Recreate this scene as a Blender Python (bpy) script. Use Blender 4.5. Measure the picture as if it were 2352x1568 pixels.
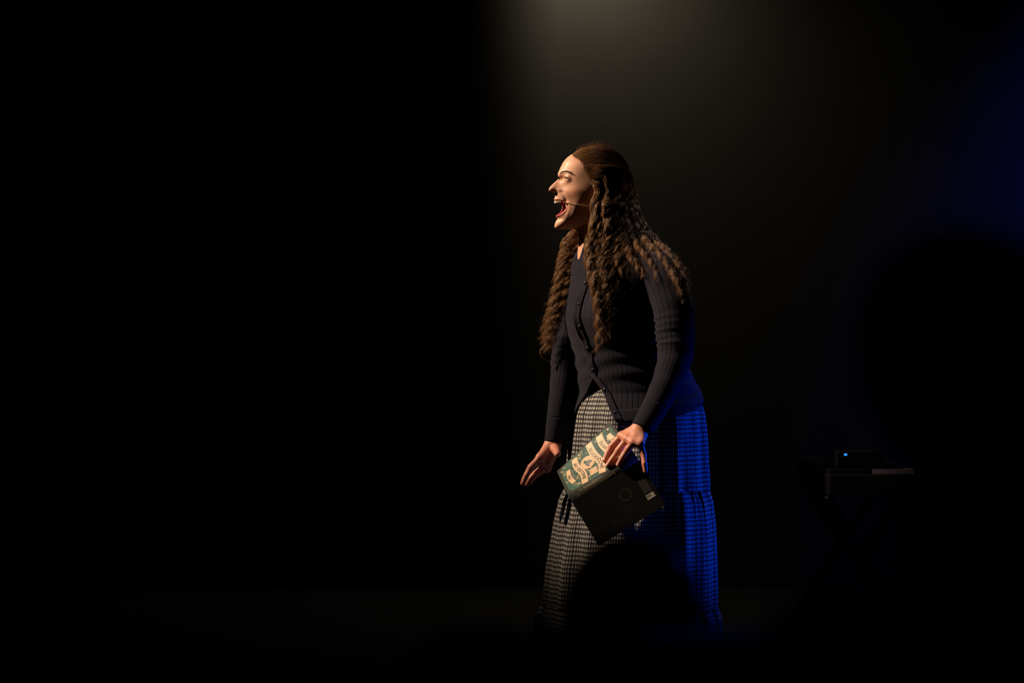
import bpy, bmesh, math, random
import numpy as np
from mathutils import Vector, Matrix

for _o in list(bpy.data.objects):
    bpy.data.objects.remove(_o, do_unlink=True)
SC = bpy.context.scene
COL = SC.collection
PI = math.pi

# ------------------------------------------------------------------ camera
DIST = 7.5            # camera to the performer, metres
FPX = 5550.0          # focal length in pixels of the 2352 wide frame
CAMZ = 1.09           # camera height above the stage floor
cam_d = bpy.data.cameras.new('camera')
cam = bpy.data.objects.new('camera', cam_d); COL.objects.link(cam)
cam.location = (0, -DIST, CAMZ); cam.rotation_euler = (PI/2, 0, 0)
cam_d.sensor_width = 36.0; cam_d.lens = 36.0*FPX/2352.0
cam_d.clip_start = 0.05; cam_d.clip_end = 60
cam_d.dof.use_dof = True; cam_d.dof.focus_distance = 7.4; cam_d.dof.aperture_fstop = 2.0
SC.camera = cam

# ------------------------------------------------------------------ world, lights, exposure
wd = bpy.data.worlds.new('dark_house'); SC.world = wd; wd.use_nodes = True
wd.node_tree.nodes['Background'].inputs[0].default_value = (0.30, 0.32, 0.45, 1)
wd.node_tree.nodes['Background'].inputs[1].default_value = 0.0009
SC.view_settings.view_transform = 'Standard'; SC.view_settings.look = 'None'
SC.view_settings.exposure = 0.0; SC.view_settings.gamma = 1.0
SC.view_settings.use_curve_mapping = False

def spot(name, loc, target, power, col, angle, blend=0.3, radius=0.08):
    d = bpy.data.lights.new(name, 'SPOT'); d.energy = power; d.color = col
    d.spot_size = math.radians(angle); d.spot_blend = blend; d.shadow_soft_size = radius
    o = bpy.data.objects.new(name, d); COL.objects.link(o); o.location = loc
    o.rotation_euler = (Vector(target)-Vector(loc)).to_track_quat('-Z', 'Y').to_euler()
    return o
# warm key from the front of house, stage right and high
spot('key_spot', (-4.7, -0.10, 5.2), (0.30, -0.24, 1.29), 3500, (1.0, 0.75, 0.52), 16.0, 0.90, 0.07)
# weak overhead special that catches the crown of the hair
spot('top_spot', (0.55, 0.55, 4.4), (0.42, 0.0, 1.0), 80, (1.0, 0.86, 0.80), 17, 0.6, 0.10)
# blue LED wash from the wing, a little behind her
spot('blue_wash', (4.6, 1.20, 1.30), (0.45, -0.05, 0.70), 1150, (0.0, 0.060, 1.0), 14, 0.7, 0.08)
# blue spill on the back wall, from a unit hung beyond the right of the frame
spot('blue_wall_wash', (4.3, 1.3, 3.4), (3.5, 3.2, 1.9), 420, (0.03, 0.07, 1.0), 62, 1.0, 0.10)
# blue back light raking out towards the front rows
spot('blue_back_light', (3.3, 2.6, 2.9), (0.48, -5.1, 0.62), 600, (0.0, 0.06, 1.0), 9, 0.8, 0.08)
# down-lighter hung close to the back wall
spot('wall_downlight', (0.30, 2.75, 3.00), (0.38, 3.2, 2.30), 33, (1.0, 0.84, 0.60), 150, 1.0, 0.022)

# ------------------------------------------------------------------ helpers
def pw(px, py, Y=0.0):
    """photo pixel at a known depth -> world point"""
    k = (DIST+Y)/FPX
    return np.array([(px-1176.0)*k, Y, CAMZ-(py-784.0)*k])

def tag(o, label=None, cat=None, group=None, kind=None):
    if label: o['label'] = label
    if cat: o['category'] = cat
    if group: o['group'] = group
    if kind: o['kind'] = kind
    return o

def empty(name, loc, label=None, cat=None, group=None):
    o = bpy.data.objects.new(name, None); COL.objects.link(o); o.location = loc
    o.empty_display_size = 0.1
    return tag(o, label, cat, group)

def mesh_obj(name, V, F, mat, parent=None, smooth=True, uv=None, attrs=None):
    """V in world coordinates; F (n,3|4) array or list"""
    V = np.asarray(V, dtype=np.float32)
    if parent is not None:
        V = V-np.array(world_loc(parent), dtype=np.float32)
    me = bpy.data.meshes.new(name)
    if isinstance(F, np.ndarray):
        n, k = F.shape
        me.vertices.add(len(V)); me.vertices.foreach_set('co', V.ravel())
        me.loops.add(n*k); me.loops.foreach_set('vertex_index', F.astype(np.int32).ravel())
        me.polygons.add(n); me.polygons.foreach_set('loop_start', np.arange(0, n*k, k, dtype=np.int32))
        me.update(calc_edges=True)
    else:
        me.from_pydata([tuple(v) for v in V], [], [tuple(f) for f in F]); me.update()
    if smooth:
        me.polygons.foreach_set('use_smooth', np.ones(len(me.polygons), dtype=bool))
    if uv is not None:
        lay = me.uv_layers.new(name='UVMap')
        li = np.empty(len(me.loops), dtype=np.int32); me.loops.foreach_get('vertex_index', li)
        lay.data.foreach_set('uv', np.asarray(uv, dtype=np.float32)[li].ravel())
    if attrs:
        for an, av in attrs.items():
            a = me.attributes.new(an, 'FLOAT_COLOR', 'POINT')
            a.data.foreach_set('color', np.asarray(av, dtype=np.float32).ravel())
    if mat: me.materials.append(mat)
    o = bpy.data.objects.new(name, me); COL.objects.link(o)
    if parent is not None: o.parent = parent
    return o

def world_loc(o):
    p = Vector((0, 0, 0))
    while o is not None:
        p = p+o.location; o = o.parent
    return p

def grid_faces(M, N, closed=False):
    i = np.arange(M-1)[:, None]; j = np.arange(N-1)[None, :]
    a = i*N+j
    f = np.stack([a, a+1, a+N+1, a+N], -1).reshape(-1, 4)
    if closed:
        i = np.arange(M-1); a = i*N+N-1; b = i*N
        f = np.concatenate([f, np.stack([a, b, b+N, a+N], -1)])
    return f

def box_vf(c, s):
    c = np.array(c, float); s = np.array(s, float)/2
    V = [c+s*np.array(k) for k in ((-1,-1,-1),(1,-1,-1),(1,1,-1),(-1,1,-1),(-1,-1,1),(1,-1,1),(1,1,1),(-1,1,1))]
    F = [(0,3,2,1),(4,5,6,7),(0,1,5,4),(1,2,6,5),(2,3,7,6),(3,0,4,7)]
    return V, F

def box_obj(name, c, s, mat, parent=None, bevel=0.0):
    V, F = box_vf(c, s)
    o = mesh_obj(name, V, F, mat, parent, smooth=False)
    if bevel:
        m = o.modifiers.new('bevel', 'BEVEL'); m.width = bevel; m.segments = 2; m.limit_method = 'ANGLE'
    return o

def catmull(P, n):
    P = np.asarray(P, float); m = len(P)
    Q = np.vstack([2*P[0]-P[1], P, 2*P[-1]-P[-2]])
    t = np.linspace(0, m-1-1e-9, n); i = t.astype(int); f = (t-i)[:, None]
    p0, p1, p2, p3 = Q[i], Q[i+1], Q[i+2], Q[i+3]
    return 0.5*((2*p1)+(-p0+p2)*f+(2*p0-5*p1+4*p2-p3)*f**2+(-p0+3*p1-3*p2+p3)*f**3)

def tube_vf(path, rad, sides=8, caps=True):
    P = np.asarray(path, float); n = len(P)
    r = np.broadcast_to(np.asarray(rad, float), (n,))
    T = np.gradient(P, axis=0); T /= np.linalg.norm(T, axis=1)[:, None]+1e-12
    ref = np.array([0, 0, 1.0]) if abs(T[0][2]) < 0.8 else np.array([1.0, 0, 0])
    N = np.zeros_like(P); v = ref
    for i in range(n):
        v = v-T[i]*np.dot(v, T[i]); v /= np.linalg.norm(v)+1e-12; N[i] = v
    B = np.cross(T, N)
    a = np.linspace(0, 2*PI, sides, endpoint=False)
    V = P[:, None]+r[:, None, None]*(np.cos(a)[None, :, None]*N[:, None]+np.sin(a)[None, :, None]*B[:, None])
    F = [tuple(f) for f in grid_faces(n, sides, True)]
    V = V.reshape(-1, 3)
    if caps:
        F.append(tuple(range(sides))[::-1]); F.append(tuple((n-1)*sides+k for k in range(sides)))
    return V, F

def tube_obj(name, path, rad, mat, parent=None, sides=8):
    V, F = tube_vf(path, rad, sides)
    return mesh_obj(name, V, F, mat, parent)

# ---- signed distance modelling -> one continuous surface (naive surface nets)
def make_grid(lo, hi, h):
    n = np.ceil((np.array(hi)-np.array(lo))/h).astype(int)+1
    ax = [np.float32(lo[k])+np.float32(h)*np.arange(n[k], dtype=np.float32) for k in range(3)]
    return ax, np.array(lo, float), h

def surface_nets(F, org, h):
    nx, ny, nz = F.shape
    ins = F < 0
    c = np.zeros((nx-1, ny-1, nz-1), np.int8)
    for dx in (0, 1):
        for dy in (0, 1):
            for dz in (0, 1):
                c += ins[dx:nx-1+dx, dy:ny-1+dy, dz:nz-1+dz]
    act = (c > 0) & (c < 8)
    I, J, K = np.nonzero(act)
    idx = -np.ones(act.shape, np.int32); idx[I, J, K] = np.arange(len(I))
    S = np.zeros((len(I), 3)); W = np.zeros(len(I))
    cor = [(0,0,0),(1,0,0),(0,1,0),(1,1,0),(0,0,1),(1,0,1),(0,1,1),(1,1,1)]
    fv = [F[I+a, J+b, K+d] for a, b, d in cor]
    for e0 in range(8):
        for bit in (1, 2, 4):
            if e0 & bit: continue
            e1 = e0 | bit
            f0, f1 = fv[e0], fv[e1]
            m = (f0 < 0) != (f1 < 0)
            t = np.where(m, f0/np.where(m, f0-f1, 1), 0)
            p0 = np.array(cor[e0]); p1 = np.array(cor[e1])
            S += m[:, None]*(p0+t[:, None]*(p1-p0)); W += m
    V = org+h*(np.stack([I, J, K], 1)+S/W[:, None])
    Q = []
    for ax in range(3):
        s0 = [slice(None)]*3; s1 = [slice(None)]*3
        s0[ax] = slice(0, -1); s1[ax] = slice(1, None)
        a = ins[tuple(s0)]; b = ins[tuple(s1)]
        o1, o2 = (ax+1) % 3, (ax+2) % 3
        ch = a != b
        lim = [slice(None)]*3; lim[o1] = slice(1, ch.shape[o1]-1); lim[o2] = slice(1, ch.shape[o2]-1)
        sub = np.zeros_like(ch); sub[tuple(lim)] = ch[tuple(lim)]
        E = np.array(np.nonzero(sub)).T
        if not len(E): continue
        fl = a[tuple(E.T)]
        def at(d1, d2):
            X = E.copy(); X[:, o1] += d1; X[:, o2] += d2
            return idx[X[:, 0], X[:, 1], X[:, 2]]
        q = np.stack([at(-1, -1), at(0, -1), at(0, 0), at(-1, 0)], 1)
        q[~fl] = q[~fl][:, ::-1]
        Q.append(q)
    Q = np.concatenate(Q)
    return V, Q[(Q >= 0).all(1)]

def relax(V, Q, it=2, f=0.5):
    n = len(V); e = np.concatenate([Q[:, [0, 1]], Q[:, [1, 2]], Q[:, [2, 3]], Q[:, [3, 0]]])
    d = np.bincount(e[:, 0], minlength=n)+np.bincount(e[:, 1], minlength=n)
    for _ in range(it):
        A = np.stack([np.bincount(e[:, 0], V[e[:, 1], k], n)+np.bincount(e[:, 1], V[e[:, 0], k], n) for k in range(3)], 1)
        V = V+f*(A/np.maximum(d, 1)[:, None]-V)
    return V

def smin(a, b, k):
    h = np.maximum(k-np.abs(a-b), 0)/k
    return np.minimum(a, b)-h*h*k*0.25
def smax(a, b, k): return -smin(-a, -b, k)

class Grid:
    def __init__(s, lo, hi, h):
        s.ax, s.org, s.h = make_grid(lo, hi, h)
        s.X = s.ax[0][:, None, None]; s.Y = s.ax[1][None, :, None]; s.Z = s.ax[2][None, None, :]
        s.F = np.full((len(s.ax[0]), len(s.ax[1]), len(s.ax[2])), 1.0, np.float32)
    def capsule(s, a, b, ra, rb=None):
        rb = ra if rb is None else rb
        a = np.asarray(a, np.float32); b = np.asarray(b, np.float32); d = b-a; L = float(d@d)+1e-12
        dx, dy, dz = s.X-a[0], s.Y-a[1], s.Z-a[2]
        t = np.clip((dx*d[0]+dy*d[1]+dz*d[2])/np.float32(L), 0, 1)
        return np.sqrt((dx-t*d[0])**2+(dy-t*d[1])**2+(dz-t*d[2])**2)-(np.float32(ra)+t*np.float32(rb-ra))
    def ellipsoid(s, c, r, R=None):
        dx, dy, dz = s.X-np.float32(c[0]), s.Y-np.float32(c[1]), s.Z-np.float32(c[2])
        if R is not None:      # rows of R: local axes in world space
            R = np.asarray(R, np.float32)
            dx, dy, dz = (R[k][0]*dx+R[k][1]*dy+R[k][2]*dz for k in range(3))
        r = np.asarray(r, np.float32)
        k0 = np.sqrt((dx/r[0])**2+(dy/r[1])**2+(dz/r[2])**2)
        k1 = np.sqrt((dx/r[0]**2)**2+(dy/r[1]**2)**2+(dz/r[2]**2)**2)+1e-9
        return k0*(k0-1)/k1
    def add(s, f, k=0.0):
        s.F = np.minimum(s.F, f) if k == 0 else smin(s.F, f, np.float32(k))
    def cut(s, f, k=0.0):
        s.F = np.maximum(s.F, -f) if k == 0 else smax(s.F, -f, np.float32(k))
    def chain(s, pts, rad, k):
        f = None
        for i in range(len(pts)-1):
            c = s.capsule(pts[i], pts[i+1], rad[i], rad[i+1])
            f = c if f is None else np.minimum(f, c)
        s.add(f, k)
    def mesh(s, it=1):
        V, Q = surface_nets(s.F, s.org, s.h)
        return relax(V, Q, it, 0.5), Q

def join_vq(parts):
    V = []; Q = []; o = 0
    for v, q in parts:
        V.append(v); Q.append(q+o); o += len(v)
    return np.concatenate(V), np.concatenate(Q)

# ------------------------------------------------------------------ materials
def mat(name, col, rough=0.6, spec=0.4, metal=0.0, sheen=0.0, coat=0.0, emit=None, estr=0.0):
    m = bpy.data.materials.new(name); m.use_nodes = True
    b = m.node_tree.nodes['Principled BSDF']
    b.inputs['Base Color'].default_value = (*col, 1); b.inputs['Roughness'].default_value = rough
    b.inputs['Specular IOR Level'].default_value = spec; b.inputs['Metallic'].default_value = metal
    b.inputs['Sheen Weight'].default_value = sheen; b.inputs['Coat Weight'].default_value = coat
    if emit:
        b.inputs['Emission Color'].default_value = (*emit, 1); b.inputs['Emission Strength'].default_value = estr
    return m
class NT:
    """tiny shader-node helper"""
    def __init__(s, m): s.t = m.node_tree; s.b = s.t.nodes['Principled BSDF']
    def n(s, kind, **kw):
        x = s.t.nodes.new(kind)
        for k, v in kw.items(): setattr(x, k, v)
        return x
    def l(s, a, b): s.t.links.new(a, b)
    def math(s, op, a, b=None, c=None):
        x = s.n('ShaderNodeMath', operation=op)
        for i, v in enumerate((a, b, c)):
            if v is None: continue
            if isinstance(v, (int, float)): x.inputs[i].default_value = v
            else: s.l(v, x.inputs[i])
        return x.outputs[0]
    def mix(s, f, a, b):
        x = s.n('ShaderNodeMix', data_type='RGBA')
        for sock, v in ((x.inputs[0], f), (x.inputs[6], a), (x.inputs[7], b)):
            if isinstance(v, (int, float)): sock.default_value = v
            elif isinstance(v, tuple): sock.default_value = (*v, 1)
            else: s.l(v, sock)
        return x.outputs[2]
    def noise(s, scale, detail=3, vec=None, rough=0.5):
        x = s.n('ShaderNodeTexNoise'); x.inputs['Scale'].default_value = scale
        x.inputs['Detail'].default_value = detail; x.inputs['Roughness'].default_value = rough
        if vec is not None: s.l(vec, x.inputs['Vector'])
        return x.outputs[0]
    def bump(s, h, strength=0.5, dist=0.002):
        x = s.n('ShaderNodeBump'); x.inputs['Strength'].default_value = strength
        x.inputs['Distance'].default_value = dist; s.l(h, x.inputs['Height']); s.l(x.outputs[0], s.b.inputs['Normal'])
    def obj(s): return s.n('ShaderNodeTexCoord').outputs['Object']
    def uv(s):
        x = s.n('ShaderNodeSeparateXYZ'); s.l(s.n('ShaderNodeTexCoord').outputs['UV'], x.inputs[0]); return x.outputs

def noisy(name, c1, c2, scale, rough=0.8, spec=0.3, bump=0.3, bdist=0.003):
    m = mat(name, c1, rough, spec); t = NT(m); v = t.obj()
    f = t.noise(scale, 5, v); t.l(t.mix(f, c1, c2), t.b.inputs['Base Color'])
    if bump: t.bump(t.noise(scale*6, 4, v), bump, bdist)
    return m

M = {}
M['floor'] = noisy('black_stage_floor', (0.006, 0.006, 0.007), (0.010, 0.010, 0.011), 3.0, 0.6, 0.3)
M['house'] = noisy('dark_carpet', (0.010, 0.010, 0.012), (0.016, 0.015, 0.017), 30.0, 0.95, 0.1)
M['wall'] = noisy('matt_black_wall', (0.030, 0.029, 0.028), (0.038, 0.037, 0.035), 5.0, 0.9, 0.15, 0.15)
M['drape'] = noisy('black_drape', (0.006, 0.006, 0.007), (0.009, 0.009, 0.010), 40.0, 1.0, 0.05)
M['black'] = noisy('black_plastic', (0.012, 0.012, 0.013), (0.018, 0.018, 0.019), 60.0, 0.45, 0.4, 0.05)
M['black_metal'] = noisy('black_metal', (0.014, 0.014, 0.015), (0.02, 0.02, 0.02), 80.0, 0.4, 0.5, 0.03)
M['dark_cloth'] = noisy('dark_cloth', (0.004, 0.004, 0.005), (0.007, 0.007, 0.008), 120.0, 0.95, 0.08, 0.4)
M['navy_cloth'] = noisy('navy_cloth', (0.012, 0.014, 0.03), (0.018, 0.02, 0.04), 120.0, 0.95, 0.1, 0.4)
M['dark_hair'] = noisy('dark_hair', (0.004, 0.0035, 0.003), (0.008, 0.006, 0.005), 150.0, 0.75, 0.15, 0.6)
M['ivory'] = noisy('ivory_keys', (0.55, 0.53, 0.48), (0.6, 0.58, 0.53), 20.0, 0.35, 0.5, 0.0)
M['sock'] = noisy('white_sock', (0.5, 0.49, 0.48), (0.58, 0.57, 0.55), 90.0, 0.9, 0.2)
M['teeth'] = noisy('teeth', (0.75, 0.66, 0.50), (0.8, 0.72, 0.56), 60.0, 0.25, 0.5, 0.0)
M['tongue'] = noisy('tongue', (0.22, 0.035, 0.035), (0.27, 0.05, 0.045), 200.0, 0.4, 0.5, 0.3)
M['brow'] = noisy('brow_hair', (0.035, 0.018, 0.009), (0.055, 0.028, 0.014), 150.0, 0.7, 0.15, 0.0)
M['nail'] = noisy('fingernail', (0.60, 0.33, 0.25), (0.66, 0.38, 0.30), 60.0, 0.25, 0.5, 0.0)
M['led'] = mat('blue_led', (0.02, 0.1, 0.4), 0.3, emit=(0.03, 0.28, 1.0), estr=1.6)
M['pearl'] = noisy('pearl', (0.7, 0.62, 0.55), (0.75, 0.68, 0.6), 50.0, 0.2, 0.6, 0.0)
M['beige_wire'] = noisy('beige_wire', (0.50, 0.36, 0.24), (0.55, 0.4, 0.28), 90.0, 0.4, 0.5, 0.0)
M['button'] = noisy('black_button', (0.012, 0.012, 0.014), (0.02, 0.02, 0.022), 90.0, 0.18, 0.6, 0.0)

def skin_mat():
    m = mat('skin', (0.62, 0.36, 0.25), 0.47, 0.38); t = NT(m)
    a = t.n('ShaderNodeAttribute', attribute_name='mask'); s = t.n('ShaderNodeSeparateColor'); t.l(a.outputs['Color'], s.inputs[0])
    v = t.obj()
    base = t.mix(t.noise(45, 4, v), (0.53, 0.275, 0.178), (0.62, 0.345, 0.235))
    base = t.mix(a.outputs['Alpha'], base, (0.52, 0.18, 0.12))           # flushed cheeks, knuckles
    base = t.mix(s.outputs[2], base, (0.018, 0.010, 0.006))                   # scalp under the hair
    base = t.mix(s.outputs[1], base, (0.045, 0.020, 0.010))                  # brows and lash line
    base = t.mix(s.outputs[0], base, (0.25, 0.018, 0.024))                   # red lips
    t.l(base, t.b.inputs['Base Color'])
    t.l(t.math('MULTIPLY', t.math('SUBTRACT', 1.0, t.math('MAXIMUM', s.outputs[1], s.outputs[2])), 0.38), t.b.inputs['Specular IOR Level'])
    t.b.inputs['Subsurface Weight'].default_value = 0.06
    t.b.inputs['Subsurface Radius'].default_value = (0.008, 0.003, 0.0015)
    t.b.inputs['Subsurface Scale'].default_value = 0.5
    t.bump(t.noise(520, 3, v), 0.06, 0.0006)
    return m
M['skin'] = skin_mat()
def hair_mat():
    m = mat('brown_hair', (0.10, 0.05, 0.022), 0.33, 0.6); t = NT(m)
    t.l(t.mix(t.noise(28, 3, t.obj()), (0.075, 0.035, 0.0145), (0.33, 0.165, 0.066)), t.b.inputs['Base Color'])
    return m
M['hair'] = hair_mat()
def knit_mat(name, nrib, fine=0.0):
    """knitted rib; UV: u turns 0..1 round the garment, v metres along it"""
    m = mat(name, (0.014, 0.013, 0.022), 0.95, 0.06, sheen=0.08); t = NT(m); uv = t.uv()
    t.b.inputs['Sheen Roughness'].default_value = 0.5; t.b.inputs['Sheen Tint'].default_value = (0.6, 0.55, 0.7, 1)
    ru = t.math('FRACT', t.math('MULTIPLY', uv[0], float(nrib)))
    d = t.math('ABSOLUTE', t.math('SUBTRACT', ru, 0.5))
    groove = t.math('SMOOTH_MIN', t.math('MULTIPLY', t.math('SUBTRACT', 0.5, d), 9.0), 1.0, 0.3)
    cable = t.math('SINE', t.math('ADD', t.math('MULTIPLY', uv[1], 900.0), t.math('MULTIPLY', d, 9.0)))
    h = t.math('ADD', groove, t.math('MULTIPLY', cable, 0.06))
    h = t.math('ADD', h, t.math('MULTIPLY', t.noise(260, 3, t.obj()), 0.35))
    t.bump(h, 0.6, 0.0022)
    c = t.mix(groove, (0.005, 0.0048, 0.0075), (0.017, 0.0160, 0.0265))
    t.l(t.mix(t.math('MULTIPLY', t.noise(240, 2, t.obj()), 0.5), c, (0.010, 0.009, 0.012)), t.b.inputs['Base Color'])
    return m
M['knit'] = knit_mat('navy_rib_knit', 74)
M['knit_sleeve'] = knit_mat('navy_rib_knit_sleeve', 22)
M['knit_cuff'] = knit_mat('navy_fine_rib', 46)
M['knit_band'] = knit_mat('navy_button_band', 3)
def gingham():
    m = mat('gingham', (0.5, 0.5, 0.5), 0.85, 0.2); t = NT(m); uv = t.uv()
    def band(c, per, w, off=0.0):
        f = t.math('FRACT', t.math('ADD', t.math('DIVIDE', c, per), off))
        d = t.math('ABSOLUTE', t.math('SUBTRACT', f, 0.5))
        x = t.n('ShaderNodeMapRange', interpolation_type='SMOOTHSTEP'); t.l(d, x.inputs[0])
        x.inputs[1].default_value = w-0.07; x.inputs[2].default_value = w+0.07
        x.inputs[3].default_value = 1.0; x.inputs[4].default_value = 0.0
        return x.outputs[0]
    P = 0.0142
    wob = t.math('MULTIPLY', t.math('SUBTRACT', t.noise(22, 2, t.obj()), 0.5), 0.006)
    u = t.math('ADD', uv[0], wob); v = t.math('ADD', uv[1], wob)
    du = t.math('MAXIMUM', band(u, P, 0.285), t.math('MULTIPLY', band(u, P, 0.05, 0.5), 0.55))
    dv = t.math('MAXIMUM', band(v, P, 0.275), t.math('MULTIPLY', band(v, P, 0.05, 0.5), 0.45))
    s = t.math('MULTIPLY', t.math('SUBTRACT', 1.0, t.math('MULTIPLY', du, 0.92)), t.math('SUBTRACT', 1.0, t.math('MULTIPLY', dv, 0.87)))
    t.l(t.mix(s, (0.010, 0.010, 0.014), (0.66, 0.63, 0.58)), t.b.inputs['Base Color'])
    t.bump(t.noise(300, 3, t.obj()), 0.25, 0.001)
    return m
M['gingham'] = gingham()

# ================================================================== the setting
HOUSE_Z = -0.40       # audience floor, below the stage platform
def slab(name, c, s, m):
    o = box_obj(name, c, s, m); return tag(o, kind='structure')
slab('floor', (0, -4.5, HOUSE_Z-0.05), (14, 11.0, 0.10), M['house'])
slab('trim_1', (0.2, 1.15, -0.20), (9.6, 4.5, 0.40), M['floor'])          # stage platform
slab('wall_back', (0, 3.25, 2.0), (14, 0.10, 5.0), M['wall'])
slab('trim_2', (1.2, -6.9, HOUSE_Z+0.10), (6.0, 2.6, 0.20), M['house'])     # seating riser
bpy.data.objects['trim_1']['label'] = 'low black stage platform'
bpy.data.objects['trim_2']['label'] = 'low black seating riser'

def drape(name, x0, x1, y, z0, z1, label, seed):
    rs = np.random.RandomState(seed); N = 260; Mz = 10
    x = np.linspace(x0, x1, N); k = 2*PI/0.17
    yy = y+0.045*np.sin(k*x+0.8*np.sin(2.3*x+seed))+0.015*np.sin(2.7*k*x)
    z = np.linspace(z0, z1, Mz)
    V = np.stack([np.broadcast_to(x, (Mz, N)), np.broadcast_to(yy, (Mz, N)), np.broadcast_to(z[:, None], (Mz, N))], -1).reshape(-1, 3)
    o = mesh_obj(name, V, grid_faces(Mz, N), M['drape'])
    md = o.modifiers.new('thick', 'SOLIDIFY'); md.thickness = 0.006
    return tag(o, label, 'curtain')
fl = box_obj('added_light_flag', (-0.230, 2.80, 3.00), (1.00, 0.006, 0.80), M['black_metal'])  # out-of-view plate, added only to give the wall glow its left edge
tag(fl, 'unseen black flag added to cut the left side of the back wall light', 'flag')
drape('stage_curtain', -4.5, -1.55, 2.75, 0.004, 4.4, 'black pleated masking curtain in the unlit part of the stage', 1)

# ================================================================== the performer
WO = np.array([0.39, 0.0, 0.0])
W = empty('person', WO, 'woman shouting, dark cardigan, gingham skirt, long wavy brown hair, holding an open book', 'person')
TH = math.radians(40)
FW = np.array([-math.cos(TH), -math.sin(TH), 0.0])     # way the torso faces
LF = np.array([math.sin(TH), -math.cos(TH), 0.0])      # her left, towards the camera

# ---------------- head: side-view inflation (q = half-width squared) + sculpted detail
PSI = math.radians(13)
HFW = np.array([-math.cos(PSI), -math.sin(PSI), 0.0]); HLF = np.array([math.sin(PSI), -math.cos(PSI), 0.0])
HC = pw(1370, 445, -0.03)
SCL = (DIST-0.03)/FPX
def hx(px): return (1370.0-px)*SCL/math.cos(PSI)
def hz(py): return (445.0-py)*SCL
def hw(x, l, z): return HC+x*HFW+l*HLF+np.array([0, 0, 1.0])*z          # head-local -> world
def hwa(P): return HC+P[:, :1]*HFW+P[:, 1:2]*HLF+P[:, 2:]*np.array([[0, 0, 1.0]])

OUT = [(1311,357),(1301,365),(1293.6,374.4),(1287.2,387),(1283,397),(1281.6,403),(1282.8,409),(1278.6,415),(1270.8,422),
       (1264,429),(1259.6,436),(1260.4,440.5),(1264,442.3),(1270,443.5),(1275,446.5),(1275.2,452),(1272.0,458.5),(1272.6,462),
       (1276,470),(1279,482),(1277,491),(1276.6,496),(1279.4,502),(1276.2,510),(1273.6,518),(1273.2,523.5),(1278.5,527),(1292,527),
       (1310,526),(1330,520),(1350,513),(1372,505),(1395,500),(1415,492),(1430,470),(1440,440),(1441,405),(1430,372),(1405,349),
       (1370,340),(1335,346)]
POLY = np.array([(hx(a), hz(b)) for a, b in OUT])
LMK = [(1330,385,.060),(1385,380,.070),(1385,425,.078),(1422,420,.052),(1350,405,.070),(1302,377,.033),(1315,375,.047),
       (1311,402,.0530),(1302,402,.0430),(1293,401,.0300),(1326,430,.063),(1312,430,.0535),(1302,431,.042),(1294,431,.030),
       (1286,433,.0200),(1279,436,.0150),(1269,437,.0092),(1273,427,.0080),(1280,421,.0085),(1287,412,.0105),
       (1360,440,.073),(1350,486,.0500),(1336,487,.0470),(1321,485,.0450),(1307,483,.0425),(1304,508,.0335),(1285,515,.0205),(1296,471,.0275),(1283,458,.0185),(1289,452,.0285),
       (1310,466,.0475),(1326,466,.0590),(1340,462,.0650),(1350,462,.0690),(1285,497,.0210),(1294,500,.0300),(1300,487,.0330),(1340,508,.041),(1385,480,.062),
       (1310,414,.0540),(1304,411,.0475),(1299,413,.0425),(1320,412,.058),(1304,445,.0455),(1318,448,.0575),(1297,445,.0385)]
def resample(P, step):
    Q = []
    for i in range(len(P)):
        a, b = P[i], P[(i+1) % len(P)]; n = max(1, int(np.linalg.norm(b-a)/step))
        Q += [a+(b-a)*k/n for k in range(n)]
    return np.array(Q)
_B = resample(POLY, 0.0065)
_C = np.array([(hx(a), hz(b)) for a, b, c in LMK]); _cv = np.array([c*c for a, b, c in LMK])
_P = np.vstack([_B, _C])*10; _v = np.concatenate([np.zeros(len(_B)), _cv])*100
def _tps(d2): return np.where(d2 > 1e-12, 0.5*d2*np.log(np.maximum(d2, 1e-12)), 0)
_n = len(_P); _A = np.zeros((_n+3, _n+3))
_A[:_n, :_n] = _tps(((_P[:, None]-_P[None])**2).sum(-1))+np.eye(_n)*2e-4
_A[:_n, _n] = 1; _A[:_n, _n+1:] = _P; _A[_n, :_n] = 1; _A[_n+1:, :_n] = _P.T
_wt = np.linalg.solve(_A, np.concatenate([_v, [0, 0, 0]]))
def seg_d(x, z, a, b):
    a = np.array(a, float); b = np.array(b, float); d = b-a; L = d@d+1e-15
    t = np.clip(((x-a[0])*d[0]+(z-a[1])*d[1])/L, 0, 1)
    return np.hypot(x-a[0]-t*d[0], z-a[1]-t*d[1])
def poly_sd(x, z, P):
    d = np.full(x.shape, 1e9); ins = np.zeros(x.shape, bool)
    for i in range(len(P)):
        a, b = P[i], P[(i+1) % len(P)]
        d = np.minimum(d, seg_d(x, z, a, b))
        c = ((a[1] > z) != (b[1] > z)) & (x < (b[0]-a[0])*(z-a[1])/(b[1]-a[1]+1e-15)+a[0])
        ins ^= c
    return np.where(ins, -d, d)
def qfield(x, z):
    x = np.asarray(x, float); z = np.asarray(z, float); sh = x.shape; x = x.ravel(); z = z.ravel()
    Pq = np.stack([x, z], 1)*10
    t = np.zeros(len(x))
    for i in range(0, len(x), 20000):
        t[i:i+20000] = _tps(((Pq[i:i+20000, None]-_P[None])**2).sum(-1))@_wt[:_n]
    t = (t+_wt[_n]+Pq@_wt[_n+1:])/100
    sd = poly_sd(x, z, POLY)
    q = np.where(sd < 0, np.maximum(t, -0.0055*sd), np.minimum(t, 0)*0-0.02*sd)
    return q.reshape(sh)
def halfw(px, py):
    return math.sqrt(max(float(qfield(np.array([hx(px)]), np.array([hz(py)]))[0]), 0))

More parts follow.
